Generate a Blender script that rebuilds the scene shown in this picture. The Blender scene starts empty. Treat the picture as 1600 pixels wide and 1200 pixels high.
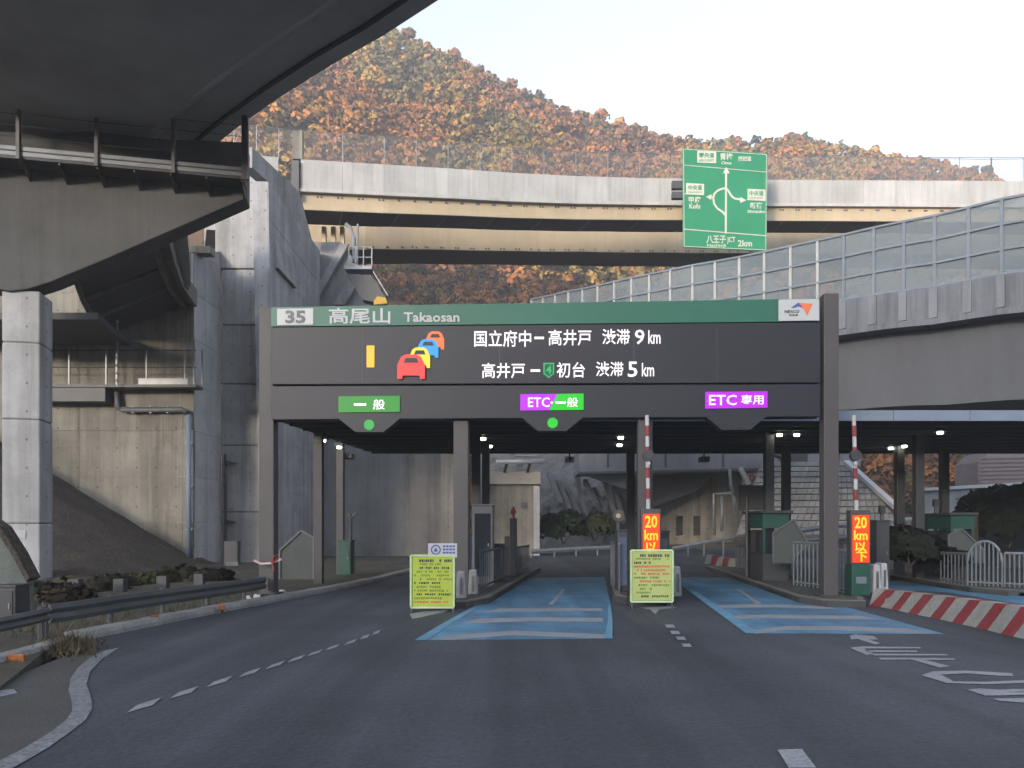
import bpy, bmesh, math, random
import numpy as np
from mathutils import Vector, Matrix
random.seed(7)
S = bpy.context.scene
COL = S.collection
# ------------------------------------------------------------------ camera, world, sun, exposure
F, CX, HY, H = 1200.0, 800.0, 830.0, 2.07       # focal length and horizon in pixels of the 1600x1200 photograph, eye height in m
cam = bpy.data.objects.new('camera', bpy.data.cameras.new('camera'))
cam.location = (0, 0, H); cam.rotation_euler = (math.radians(90), 0, 0)
cam.data.sensor_width = 36; cam.data.lens = 36 * F / 1600; cam.data.shift_y = (HY - 600) / 1600
cam.data.clip_start = 0.1; cam.data.clip_end = 6000
COL.objects.link(cam); S.camera = cam
W = bpy.data.worlds.new('World'); S.world = W; W.use_nodes = True
nt = W.node_tree; nt.nodes.clear()
SUN_EL, SUN_AZ = 9.0, -152.0                   # low sun behind the camera, to the left
sky = nt.nodes.new('ShaderNodeTexSky'); sky.sky_type = 'NISHITA'; sky.sun_disc = False
sky.sun_elevation = math.radians(SUN_EL); sky.sun_rotation = math.radians(SUN_AZ)
sky.air_density = 1.0; sky.dust_density = 3.0; sky.ozone_density = 1.0; sky.altitude = 200
hs = nt.nodes.new('ShaderNodeHueSaturation'); hs.inputs['Saturation'].default_value = 0.20
bg = nt.nodes.new('ShaderNodeBackground'); bg.inputs[1].default_value = 0.15
wo = nt.nodes.new('ShaderNodeOutputWorld')
nt.links.new(sky.outputs[0], hs.inputs['Color']); tn = nt.nodes.new('ShaderNodeMixRGB'); tn.blend_type = 'MULTIPLY'; tn.inputs[0].default_value = 1.0; tn.inputs[2].default_value = (.885, .965, 1.125, 1); nt.links.new(hs.outputs[0], tn.inputs[1]); nt.links.new(tn.outputs[0], bg.inputs[0]); nt.links.new(bg.outputs[0], wo.inputs[0])
sl = bpy.data.lights.new('sun', 'SUN'); sl.energy = 1.5; sl.angle = math.radians(10); sl.color = (1.0, 0.80, 0.58)
so = bpy.data.objects.new('sun', sl); COL.objects.link(so)
sd = Vector((math.sin(math.radians(SUN_AZ)) * math.cos(math.radians(SUN_EL)), math.cos(math.radians(SUN_AZ)) * math.cos(math.radians(SUN_EL)), math.sin(math.radians(SUN_EL))))
so.rotation_euler = sd.to_track_quat('Z', 'Y').to_euler(); so.location = (0, -50, 80)
S.view_settings.view_transform = 'Standard'; S.view_settings.look = 'None'
S.view_settings.gamma = 1.0; S.view_settings.use_curve_mapping = False; S.view_settings.exposure = 1.95
S.cycles.max_bounces = 6; S.cycles.transparent_max_bounces = 12

# ------------------------------------------------------------------ helpers
def P(px, py, Y): return Vector(((px - CX) / F * Y, Y, H - (py - HY) / F * Y))
def G(px, py, z=0.0):
    Y = (H - z) * F / (py - HY); return P(px, py, Y)
def Z(py, Y): return H - (py - HY) / F * Y
def XP(px, Y): return (px - CX) / F * Y

class MB:
    def __init__(s): s.v = []; s.f = []; s.m = []
    def add(s, vs, fs, m=0):
        b = len(s.v); s.v += [tuple(v) for v in vs]
        for f in fs: s.f.append(tuple(b + i for i in f)); s.m.append(m)
        return s
    def prism(s, pts, vec, m=0):
        n = len(pts); vec = Vector(vec); pts = [Vector(p) for p in pts]
        return s.add(pts + [p + vec for p in pts], [tuple(range(n)), tuple(range(2 * n - 1, n - 1, -1))] + [(i, (i + 1) % n, n + (i + 1) % n, n + i) for i in range(n)], m)
    def poly(s, pts, m=0): return s.add(pts, [tuple(range(len(pts)))], m)
    def box(s, c, size, yaw=0, m=0):
        c = Vector(c); hx, hy, hz = size[0] / 2, size[1] / 2, size[2] / 2; cy, sy = math.cos(yaw), math.sin(yaw)
        vs = [c + Vector((x * cy - y * sy, x * sy + y * cy, z)) for z in (-hz, hz) for x, y in ((-hx, -hy), (hx, -hy), (hx, hy), (-hx, hy))]
        return s.add(vs, [(3, 2, 1, 0), (4, 5, 6, 7), (0, 1, 5, 4), (1, 2, 6, 5), (2, 3, 7, 6), (3, 0, 4, 7)], m)
    def beam(s, p, q, w, h, m=0):
        p, q = Vector(p), Vector(q); d = (q - p).normalized()
        up = Vector((0, 0, 1)) if abs(d.z) < 0.95 else Vector((0, 1, 0))
        sd_ = d.cross(up).normalized(); u = sd_.cross(d).normalized()
        r = [sd_ * (a * w / 2) + u * (b * h / 2) for a, b in ((-1, -1), (1, -1), (1, 1), (-1, 1))]
        return s.prism([p + k for k in r], q - p, m)
    def tube(s, pts, r, n=8, m=0):
        pts = [Vector(p) for p in pts]; rings = []
        for i, p in enumerate(pts):
            d = (pts[min(i + 1, len(pts) - 1)] - pts[max(i - 1, 0)]).normalized()
            up = Vector((0, 0, 1)) if abs(d.z) < 0.9 else Vector((0, 1, 0))
            a = d.cross(up).normalized(); b = a.cross(d).normalized()
            rr = r[i] if isinstance(r, (list, tuple)) else r
            rings.append([p + (a * math.cos(t) + b * math.sin(t)) * rr for t in [2 * math.pi * k / n for k in range(n)]])
        return s.sweep(rings, m)
    def sweep(s, rings, m=0):
        n = len(rings[0]); vs = [v for r in rings for v in r]; fs = []
        for i in range(len(rings) - 1):
            for k in range(n): fs.append((i * n + k, i * n + (k + 1) % n, (i + 1) * n + (k + 1) % n, (i + 1) * n + k))
        fs.append(tuple(range(n - 1, -1, -1))); fs.append(tuple((len(rings) - 1) * n + k for k in range(n)))
        return s.add(vs, fs, m)
    def disc(s, c, r, axis, depth, n=20, m=0):
        axis = Vector(axis).normalized(); up = Vector((0, 0, 1)) if abs(axis.z) < .9 else Vector((1, 0, 0))
        a = axis.cross(up).normalized(); b = a.cross(axis)
        return s.prism([Vector(c) + (a * math.cos(t) + b * math.sin(t)) * r for t in [2 * math.pi * k / n for k in range(n)]], axis * depth, m)

def tag(o, label=None, cat=None, group=None, kind=None):
    if label: o['label'] = label
    if cat: o['category'] = cat
    if group: o['group'] = group
    if kind: o['kind'] = kind
    return o
def thing(name, label, cat, loc, group=None):
    o = bpy.data.objects.new(name, None); COL.objects.link(o); o.location = loc; o.empty_display_size = .3
    return tag(o, label, cat, group)
def mesh_obj(name, me, parent=None):
    o = bpy.data.objects.new(name, me); COL.objects.link(o)
    if parent:
        o.parent = parent
        t = Vector(parent.location)
        if parent.parent: t = Vector((0, 0, 0))
        o.matrix_parent_inverse = Matrix.Translation(-t)
    return o
def make(name, mb, mats, parent=None, smooth=False, bevel=0, label=None, cat=None, group=None, kind=None):
    """mesh in world coordinates; a top-level thing gets its origin moved to its base"""
    vs = mb.v; off = Vector((0, 0, 0))
    if parent is None and kind is None:
        a = np.array(vs); off = Vector(((a[:, 0].min() + a[:, 0].max()) / 2, (a[:, 1].min() + a[:, 1].max()) / 2, a[:, 2].min()))
        vs = [(x - off.x, y - off.y, z - off.z) for x, y, z in vs]
    me = bpy.data.meshes.new(name); me.from_pydata([tuple(v) for v in vs], [], mb.f)
    for m in (mats if isinstance(mats, (list, tuple)) else [mats]): me.materials.append(m)
    me.polygons.foreach_set('material_index', mb.m)
    bm = bmesh.new(); bm.from_mesh(me)
    if len(bm.faces) < 60000: bmesh.ops.recalc_face_normals(bm, faces=bm.faces)
    bm.to_mesh(me); bm.free()
    if smooth: me.polygons.foreach_set('use_smooth', [True] * len(me.polygons))
    o = mesh_obj(name, me, parent)
    if parent is None: o.location = off
    if bevel:
        b = o.modifiers.new('bevel', 'BEVEL'); b.width = bevel; b.segments = 2; b.limit_method = 'ANGLE'; b.angle_limit = math.radians(40)
    return tag(o, label, cat, group, kind)
def copy_tree(o, shift, parent=None, label=None):
    c = o.copy(); COL.objects.link(c)
    if parent:
        inv = o.matrix_parent_inverse.copy(); c.parent = parent; c.matrix_parent_inverse = inv
    else: c.location = o.location + Vector(shift)
    for ch in o.children: copy_tree(ch, shift, c)
    if label: c['label'] = label
    return c

# ------------------------------------------------------------------ materials
def lin(c):
    return tuple(((x / 255) / 12.92 if x / 255 <= .04045 else ((x / 255 + .055) / 1.055) ** 2.4) for x in c)
def surf(name, col, rough=.75, var=.18, scale=.6, streak=0., scol=(.05, .05, .045), grain=.1, gs=25., bump=.15, metal=0., tone=.0, tracks=.0, ties=0, blot=0., bcol=(.12, .10, .07), spec=.4):
    m = bpy.data.materials.new(name); m.use_nodes = True; n = m.node_tree; N = n.nodes; L = n.links
    b = N['Principled BSDF']; b.inputs['Roughness'].default_value = rough; b.inputs['Metallic'].default_value = metal
    b.inputs['Specular IOR Level'].default_value = spec
    geo = N.new('ShaderNodeNewGeometry')
    def noise(sc, vec=None, det=5, ro=.6):
        t = N.new('ShaderNodeTexNoise'); t.inputs['Scale'].default_value = sc; t.inputs['Detail'].default_value = det; t.inputs['Roughness'].default_value = ro
        L.new(vec if vec else geo.outputs['Position'], t.inputs['Vector']); return t.outputs['Fac']
    def ramp(src, a, b_, c0, c1):
        r = N.new('ShaderNodeValToRGB'); r.color_ramp.elements[0].position = a; r.color_ramp.elements[1].position = b_
        r.color_ramp.elements[0].color = (*c0, 1); r.color_ramp.elements[1].color = (*c1, 1); L.new(src, r.inputs[0]); return r.outputs[0]
    def mix(kind, fac, a, b_):
        x = N.new('ShaderNodeMixRGB'); x.blend_type = kind
        if isinstance(fac, float): x.inputs[0].default_value = fac
        else: L.new(fac, x.inputs[0])
        L.new(a, x.inputs[1])
        if isinstance(b_, tuple): x.inputs[2].default_value = (*b_, 1)
        else: L.new(b_, x.inputs[2])
        return x.outputs[0]
    c = ramp(noise(scale), .3, .7, tuple(k * (1 - var) for k in col), tuple(k * (1 + var) for k in col))
    if blot: c = mix('MIX', ramp(noise(scale * .45, det=7, ro=.7), .5, .72, (0, 0, 0), (blot,) * 3), c, bcol)
    if streak:
        mp = N.new('ShaderNodeMapping'); mp.inputs['Scale'].default_value = (1, 1, .05); L.new(geo.outputs['Position'], mp.inputs[0])
        c = mix('MIX', ramp(noise(1.1, mp.outputs[0], 6, .7), .46, .7, (0, 0, 0), (streak,) * 3), c, scol)
        c = mix('MIX', ramp(noise(3.4, mp.outputs[0], 4, .6), .52, .75, (0, 0, 0), (streak * .7,) * 3), c, tuple(min(.7, k * 1.35) for k in col))
    if grain:
        c = mix('MULTIPLY', 1.0, c, ramp(noise(gs, det=3), .25, .75, (1 - grain * 2,) * 3, (1, 1, 1)))
    if ties:
        sx = N.new('ShaderNodeSeparateXYZ'); L.new(geo.outputs['Position'], sx.inputs[0]); ad = N.new('ShaderNodeMath'); L.new(sx.outputs[0], ad.inputs[0]); L.new(sx.outputs[1], ad.inputs[1])
        cb = N.new('ShaderNodeCombineXYZ'); L.new(ad.outputs[0], cb.inputs[0]); L.new(sx.outputs[2], cb.inputs[1])
        vo = N.new('ShaderNodeTexVoronoi'); vo.voronoi_dimensions = '2D'; vo.inputs['Scale'].default_value = .85; vo.inputs['Randomness'].default_value = 0.0; L.new(cb.outputs[0], vo.inputs['Vector'])
        c = mix('MULTIPLY', 1.0, c, ramp(vo.outputs['Distance'], .035, .06, (.45,) * 3, (1,) * 3))
        c = mix('MIX', ramp(noise(.22, None, 8, .75), .5, .68, (0, 0, 0), (.5,) * 3), c, tuple(k * .5 for k in col))
    if tracks:
        mp2 = N.new('ShaderNodeMapping'); mp2.inputs['Rotation'].default_value = (0, 0, .118); mp2.inputs['Scale'].default_value = (1, .035, 1); L.new(geo.outputs['Position'], mp2.inputs[0])
        c = mix('MULTIPLY', 1.0, c, ramp(noise(.75, mp2.outputs[0], 4, .6), .35, .68, (1 - tracks,) * 3, (1 + tracks * .6,) * 3))
        c = mix('MULTIPLY', 1.0, c, ramp(noise(5.0, None, 6, .75), .3, .7, (.86,) * 3, (1.1,) * 3))
    if tone:
        oi = N.new('ShaderNodeObjectInfo'); c = mix('MULTIPLY', 1.0, c, ramp(oi.outputs['Random'], 0, 1, (1 - tone,) * 3, (1 + tone * .7,) * 3))
    L.new(c, b.inputs['Base Color'])
    if bump:
        bp = N.new('ShaderNodeBump'); bp.inputs['Strength'].default_value = bump; bp.inputs['Distance'].default_value = .03
        L.new(noise(gs * .6, det=4), bp.inputs['Height']); L.new(bp.outputs[0], b.inputs['Normal'])
    return m
def emit(name, col, st):
    m = bpy.data.materials.new(name); m.use_nodes = True; b = m.node_tree.nodes['Principled BSDF']
    b.inputs['Base Color'].default_value = (*[k * .02 for k in col], 1); b.inputs['Emission Color'].default_value = (*col, 1); b.inputs['Emission Strength'].default_value = st * (.34 if st < 3 else 1)
    return m
def glass(name, col, alpha):
    m = bpy.data.materials.new(name); m.use_nodes = True; n = m.node_tree; N = n.nodes; L = n.links
    b = N['Principled BSDF']; b.inputs['Base Color'].default_value = (*col, 1); b.inputs['Roughness'].default_value = .12
    ns = N.new('ShaderNodeTexNoise'); ns.inputs['Scale'].default_value = .35; g = N.new('ShaderNodeNewGeometry'); L.new(g.outputs['Position'], ns.inputs['Vector'])
    mr = N.new('ShaderNodeMapRange'); mr.inputs[1].default_value = .35; mr.inputs[2].default_value = .65; mr.inputs[3].default_value = alpha - .12; mr.inputs[4].default_value = alpha + .12
    L.new(ns.outputs['Fac'], mr.inputs[0]); L.new(mr.outputs[0], b.inputs['Alpha'])
    return m
M = {}
M['asphalt'] = surf('asphalt', (.068, .077, .094), .72, .3, .25, grain=.3, gs=16, bump=.5, blot=.55, bcol=(.046, .05, .058), tracks=.38)
M['asphalt_side'] = surf('worn_asphalt', (.085, .085, .082), .85, .25, .5, grain=.3, gs=40, bump=.4, blot=.5, bcol=(.06, .055, .045))
M['blue'] = surf('blue_road_paint', (.10, .245, .38), .6, .25, .8, grain=.2, gs=30, bump=.25, blot=.8, bcol=(.07, .11, .16), tracks=.35)
M['white_line'] = surf('white_road_paint', (.33, .35, .38), .6, .12, 1.5, grain=.3, gs=30, bump=.2, blot=.5, bcol=(.25, .27, .3))
M['old_line'] = surf('worn_white_road_paint', (.27, .285, .31), .6, .2, 1.5, grain=.4, gs=24, bump=.2, blot=.6, bcol=(.16, .17, .19))
M['ground'] = surf('earth_ground', (.09, .082, .06), .95, .35, .4, grain=.35, gs=12, bump=.6, blot=.6, bcol=(.05, .055, .03))
M['bank'] = surf('earth_bank', (.10, .08, .068), .95, .3, .9, grain=.4, gs=9, bump=1.0, blot=.8, bcol=(.055, .06, .035))
M['conc'] = surf('grey_concrete', (.33, .33, .33), .85, .22, .35, streak=.55, grain=.12, bump=.2, blot=.6, bcol=(.10, .095, .08), tone=.10, ties=1)
M['conc_dark'] = surf('dark_weathered_concrete', (.20, .198, .195), .88, .2, .35, streak=.5, grain=.12, bump=.2, blot=.3, bcol=(.09, .085, .07))
M['conc_beige'] = surf('beige_concrete', (.25, .235, .20), .85, .25, .35, streak=.6, grain=.14, bump=.25, blot=.75, bcol=(.085, .078, .052), tone=.10, ties=1)
M['conc_light'] = surf('pale_concrete', (.43, .435, .44), .8, .18, .4, streak=.5, scol=(.14, .14, .13), grain=.1, bump=.15, blot=.2, tone=.10, ties=1)
M['conc_streak'] = surf('streaked_pale_concrete', (.38, .382, .39), .8, .25, .5, streak=.65, scol=(.12, .12, .125), grain=.1, bump=.15, tone=.10, ties=1)
M['deck'] = surf('deck_soffit_concrete', (.42, .42, .43), .9, .16, .3, streak=.0, grain=.1, bump=.1, blot=.5, bcol=(.28, .28, .28), tone=.06)
M['parapet'] = surf('bridge_parapet_concrete', (.44, .435, .42), .8, .12, .4, streak=.5, scol=(.2, .19, .17), grain=.1, bump=.1, blot=.2, bcol=(.27, .24, .2), tone=.10)
M['girder'] = surf('cream_girder_paint', (.44, .355, .235), .4, .1, .3, streak=.3, scol=(.3, .22, .12), grain=.05, bump=.03)
M['girder_dark'] = surf('shade_dark_girder_paint', (.07, .07, .078), .6, .1, .3, grain=.05, bump=.03)  # near-black tone puts the shade beneath bridge decks into the colour
M['girder_grey'] = surf('grey_girder_paint', (.20, .20, .22), .6, .12, .3, streak=.25, grain=.05, bump=.03)
M['post'] = surf('brown_grey_steel', (.068, .063, .064), .55, .1, .8, grain=.05, bump=.03, streak=.2)
M['dark_steel'] = surf('dark_steel', (.05, .052, .056), .5, .15, 1, grain=.05, bump=.03)
M['panel'] = surf('unlit_display_face', (.016, .018, .025), .5, .08, .4, grain=.04, gs=60, bump=.02)
M['green'] = surf('green_sign_sheet', (.018, .115, .075), .45, .06, .5, grain=.03, bump=0.)
M['green_hi'] = surf('reflective_green_sign_sheet', (.018, .20, .095), .4, .08, .3, grain=.03, bump=0.)
M['white_sheet'] = surf('white_sign_sheet', (.42, .44, .45), .45, .04, .5, grain=.03, bump=0.)
M['cream_sheet'] = surf('cream_sign_sheet', (.50, .50, .42), .45, .04, .5, grain=.03, bump=0.)
M['ink'] = surf('dark_ink', (.03, .03, .03), .6, 0, 1, grain=0., bump=0.)
M['ink_red'] = surf('red_ink', (.45, .10, .05), .6, 0, 1, grain=0., bump=0.)
M['ink_blue'] = surf('blue_ink', (.06, .08, .30), .6, 0, 1, grain=0., bump=0.)
M['ink_green'] = surf('green_ink', (.12, .20, .03), .6, .3, 9, grain=0., bump=0.)
M['orange_ink'] = surf('orange_ink', (.65, .16, .06), .6, 0, 1, grain=0., bump=0.)
M['yellow_board'] = surf('yellow_green_board', (.36, .44, .05), .55, .06, 2, grain=.05, bump=.02)
M['lime_board'] = surf('pale_lime_board', (.34, .41, .13), .55, .06, 2, grain=.05, bump=.02)
M['galv'] = surf('galvanised_steel', (.21, .225, .24), .45, .15, 1.5, grain=.06, bump=.03, metal=.3)
M['rail_dark'] = surf('dark_weathered_rail', (.075, .08, .085), .55, .2, 1.5, grain=.08, bump=.05, blot=.4, bcol=(.05, .06, .04))
M['white_paint'] = surf('white_paint', (.46, .47, .49), .5, .08, 1, grain=.1, bump=.05, blot=.3, bcol=(.35, .35, .34))
M['kerb'] = surf('kerb_concrete', (.30, .30, .29), .85, .18, 1.5, grain=.2, gs=18, bump=.3, blot=.4, bcol=(.22, .21, .17), tone=.10)
M['kerb_dark'] = surf('dirty_kerb_concrete', (.16, .155, .14), .85, .2, 1.5, grain=.2, gs=18, bump=.3, blot=.4, bcol=(.09, .085, .06))
M['red_paint'] = surf('red_barrier_paint', (.26, .045, .052), .6, .18, 1.5, grain=.2, gs=20, bump=.2, blot=.4, bcol=(.2, .06, .06))
M['pale_paint'] = surf('dirty_white_barrier_paint', (.32, .33, .30), .65, .15, 1.5, grain=.2, gs=20, bump=.2, blot=.5, bcol=(.28, .28, .22))
M['fascia'] = surf('pale_blue_fascia', (.17, .215, .275), .5, .06, .6, grain=.05, bump=.02)
M['soffit'] = surf('dark_canopy_soffit', (.05, .054, .062), .6, .1, .5, grain=.04, bump=.02)
M['cab_green'] = surf('green_cabinet_paint', (.018, .075, .055), .5, .12, 1.5, grain=.08, bump=.03)
M['cab_grey'] = surf('grey_cabinet_paint', (.11, .118, .128), .5, .12, 1.5, grain=.08, bump=.03, streak=.2)
M['cab_blue'] = surf('dull_blue_panel', (.07, .10, .16), .5, .1, 1.5, grain=.06, bump=.03)
M['roof_sheet'] = surf('weathered_roof_sheet', (.075, .085, .08), .7, .15, 1, grain=.1, bump=.05, streak=.2)
M['fence_grey'] = surf('pale_railing_paint', (.15, .175, .19), .5, .1, 1, grain=.05, bump=0.)
M['orange'] = surf('orange_reflector', (.42, .13, .025), .4, .3, 12, grain=.3, bump=.1)
M['slope'] = surf('shotcrete_slope', (.17, .17, .17), .95, .3, .5, grain=.3, gs=6, bump=.8, blot=.5, bcol=(.13, .13, .11))
M['leaf_dark'] = surf('dark_leaves', (.035, .05, .022), .9, .5, 2.0, grain=.2, gs=10, bump=0., spec=.1)
M['dry_leaf'] = surf('dry_weeds', (.12, .10, .06), .9, .5, 3.0, grain=.2, gs=10, bump=0., spec=.1)
M['bark'] = surf('bark', (.09, .07, .055), .95, .2, 3, grain=.2, bump=.4)
M['glass_bar'] = glass('translucent_barrier_pane', (.17, .205, .22), .60)
M['dark_glass'] = surf('dark_window_glass', (.02, .024, .03), .15, .1, 1, grain=0., bump=0.)
M['pink'] = surf('pink_white_ribbon', (.62, .45, .44), .7, .2, 3, grain=.1, bump=0.)
M['roof_tile'] = surf('mauve_siding', (.09, .08, .095), .8, .1, 1, grain=.1, bump=.1)
def netmat():
    m = bpy.data.materials.new('fine_wire_netting'); m.use_nodes = True; b = m.node_tree.nodes['Principled BSDF']
    b.inputs['Base Color'].default_value = (.22, .22, .21, 1); b.inputs['Alpha'].default_value = .22; b.inputs['Roughness'].default_value = .7; return m
M['net'] = netmat()
E_ = {}
E_['yellow'] = emit('amber_light', (1.0, .50, .01), .95); E_['red'] = emit('red_light', (1.0, .03, .03), 1.0)
E_['orange'] = emit('orange_light', (1.0, .16, .02), 1.0); E_['blue'] = emit('blue_light', (.0, .36, .95), .8); E_['caryellow'] = emit('yellow_light', (1.0, .80, .03), .8)
E_['white'] = emit('white_light', (1.0, .93, .98), 1.0); E_['green'] = emit('green_light', (.0, .56, .01), .9); E_['green_dim'] = emit('soft_green_light', (.0, .24, .004), .95)
E_['shield'] = emit('shield_green_light', (.0, .50, .14), .8)
E_['purple'] = emit('purple_light', (.50, .008, .92), .90); E_['redlow'] = emit('red_orange_light', (1.0, .06, .01), 1.0); E_['lamp'] = emit('lamp_light', (1.0, .97, .80), 6.0)

# ------------------------------------------------------------------ planes and text
class Plane:
    """upright plane through two plan points; s = metres along it"""
    def __init__(s, a, b):
        s.a = Vector((a[0], a[1], 0)); s.r = (Vector((b[0], b[1], 0)) - s.a); s.len = s.r.length; s.r.normalize()
        s.n = Vector((s.r.y, -s.r.x, 0))
        if s.n.dot(-s.a) < 0: s.n = -s.n
    def sz(s, px, py, off=0.0):
        d = Vector(((px - CX) / F, 1.0, -(py - HY) / F)); a = s.a + s.n * off
        t = (a.x * s.n.x + a.y * s.n.y) / (d.x * s.n.x + d.y * s.n.y)
        p = d * t; return ((p - a).dot(s.r), H + p.z)
    def at(s, u, z, off=0.0): return s.a + s.r * u + s.n * off + Vector((0, 0, z))
    def hit(s, px, py, off=0.0): u, z = s.sz(px, py, off); return s.at(u, z, off)
def plpx(xa, Ya, xb, Yb): return Plane((XP(xa, Ya), Ya), (XP(xb, Yb), Yb))

def text_mesh(body, depth=.01, bold=0.0):
    c = bpy.data.curves.new('lettering', 'FONT'); c.body = body; c.extrude = depth; c.offset = bold; c.resolution_u = 2; c.size = 1
    o = bpy.data.objects.new('lettering', c); COL.objects.link(o); bpy.context.view_layer.update()
    me = bpy.data.meshes.new_from_object(o.evaluated_get(bpy.context.evaluated_depsgraph_get()))
    bpy.data.objects.remove(o); bpy.data.curves.remove(c)
    return me
def text_on(name, body, pl, x0, y0, x1, y1, off, mat, parent, bold=.012, label=None):
    """lettering fitted into the photo rectangle x0..x1, y0..y1 on plane pl"""
    me = text_mesh(body, .008, bold); n = len(me.vertices)
    if n == 0: return None
    co = np.empty(n * 3, 'f'); me.vertices.foreach_get('co', co); co = co.reshape(-1, 3)
    mn, mx = co.min(0), co.max(0); k = (co - mn) / np.maximum(mx - mn, 1e-6)
    a = pl.sz(x0, y1, off); b = pl.sz(x1, y1, off); c = pl.sz(x0, y0, off); d = pl.sz(x1, y0, off)
    u = k[:, 0]; w = k[:, 1]
    s_ = (a[0] * (1 - u) + b[0] * u) * (1 - w) + (c[0] * (1 - u) + d[0] * u) * w
    z_ = (a[1] * (1 - u) + b[1] * u) * (1 - w) + (c[1] * (1 - u) + d[1] * u) * w
    base = np.array(pl.a); r = np.array(pl.r); nn = np.array(pl.n)
    out = base + s_[:, None] * r + (off + co[:, 2:3]) * nn + np.stack([0 * z_, 0 * z_, z_], 1)
    me.vertices.foreach_set('co', out.astype('f').ravel()); me.materials.clear(); me.materials.append(mat); me.update()
    o = mesh_obj(name, me, parent)
    if label: o['label'] = label
    return o
def shape_on(name, pts, pl, off, mat, parent, depth=.012, label=None):
    mb = MB(); mb.prism([pl.hit(x, y, off) for x, y in pts], pl.n * depth); return make(name, mb, mat, parent, label=label)

def clip(poly, axis, val, keep_above):
    out = []
    for i in range(len(poly)):
        p, q = poly[i], poly[(i + 1) % len(poly)]
        a = (p[axis] - val) * (1 if keep_above else -1); b = (q[axis] - val) * (1 if keep_above else -1)
        if a >= 0: out.append(p)
        if (a > 0 > b) or (a < 0 < b):
            t = a / (a - b); out.append((p[0] + (q[0] - p[0]) * t, p[1] + (q[1] - p[1]) * t))
    return out
def wall(name, label, cat, pl, outline, thick, lift, bay, mat, parent=None, z0=None, gap=.022, piece='panel'):
    """concrete wall cast in lifts: every lift a panel of its own, joints recessed"""
    sz = [pl.sz(x, y) for x, y in outline]
    zmin, zmax = min(z for _, z in sz), max(z for _, z in sz); smin, smax = min(s for s, _ in sz), max(s for s, _ in sz)
    if z0 is None: z0 = zmin
    root = parent or thing(name, label, cat, pl.at((smin + smax) / 2, zmin))
    core = MB(); core.prism([pl.at(s, z, -.04) for s, z in sz], -pl.n * (thick - .04)); make('core', core, mat, root)
    z = z0
    while z < zmax:
        band = clip(clip(sz, 1, z + gap / 2, True), 1, z + lift - gap / 2, False)
        s = smin
        while s < smax and len(band) > 2:
            pc = clip(clip(band, 0, s + gap / 2, True), 0, s + bay - gap / 2, False)
            if len(pc) > 2:
                jitter = random.uniform(-.006, .006)
                mb = MB(); mb.prism([pl.at(a, b, jitter) for a, b in pc], -pl.n * .1); make(piece, mb, mat, root)
            s += bay
        z += lift
    return root

# ================================================================== SETTING: ground, road, markings
mb = MB(); mb.poly([(-2500, -1500, -.35), (2500, -1500, -.35), (2500, 3500, -.35), (-2500, 3500, -.35)]); make('ground', mb, M['ground'], kind='structure')
KL = [G(-900, 1700), G(-150, 1190), G(0, 1125), G(70, 1060), G(130, 1001), G(230, 981), G(320, 962), G(400, 947), G(450, 937), G(520, 924), G(600, 907), G(650, 893), G(700, 880)]
mb = MB(); pts = [Vector((-16, -25, 0))] + KL[1:] + [Vector((-3.5, 70, 0)), Vector((0, 95, 0)), Vector((60, 95, 0)), Vector((70, -25, 0))]
mb.prism(pts, (0, 0, -.3)); make('road', mb, M['asphalt'], kind='structure')
def sheet(name, pts, mat, z, kind='structure', parent=None):
    mb = MB(); mb.prism([Vector((p[0], p[1], z)) for p in pts], (0, 0, -.003)); return make(name, mb, mat, parent, kind=kind)
# worn shoulder left of the edge line
sheet('road_shoulder', [G(-300, 1215), G(-40, 1100), G(40, 1050), G(150, 1006), G(178, 1022), G(118, 1055), G(130, 1105), G(90, 1150), G(-20, 1205), G(-300, 1340)], M['asphalt_side'], .004)
# blue toll lanes
def ribbon(L, R): return L + R[::-1]
B1L = [G(648, 1001), G(690, 976), G(735, 951), G(768, 933), G(800, 916), G(825, 903)]
B1R = [G(957, 998), G(957, 970), G(954, 945), G(951, 930), G(948, 916), G(945, 902)]
B2L = [G(1165, 990), G(1130, 964), G(1100, 942), G(1078, 925), G(1064, 914), G(1048, 902)]
B2R = [G(1475, 991), G(1385, 966), G(1330, 951), G(1275, 939), G(1200, 918), G(1150, 903)]
sheet('blue_lane_surface', ribbon(B1L, B1R), M['blue'], .008)
sheet('blue_lane_surface', ribbon(B2L, B2R), M['blue'], .008)
sheet('blue_lane_surface', [G(1372, 912), G(1380, 921), G(1480, 926), G(1600, 945), G(1700, 962), G(1700, 930), G(1560, 914), G(1430, 903)], M['blue'], .008)
def mark(pxs, mat='white_line', z=.012, name='road_marking'): return sheet(name, [G(x, y) for x, y in pxs], M[mat], z)
for a in ([(672, 1000), (700, 994), (800, 986), (945, 992), (945, 998), (800, 993), (710, 1000)],
          [(722, 974), (750, 967), (830, 965), (942, 966), (942, 972), (830, 971), (750, 974)],
          [(755, 957), (780, 951), (940, 951), (942, 955), (790, 956)],
          [(1168, 986), (1230, 979), (1300, 979), (1420, 983), (1462, 991), (1400, 989), (1300, 985), (1230, 985), (1180, 991)],
          [(1135, 963), (1200, 961), (1340, 963), (1375, 968), (1340, 968), (1200, 966), (1145, 968)],
          [(1110, 947), (1180, 944), (1290, 948), (1310, 952), (1200, 949), (1118, 951)],
          [(857, 945), (864, 945), (884, 921), (879, 921)], [(1150, 921), (1156, 921), (1190, 944), (1182, 944)]):
    mark(a)
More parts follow.
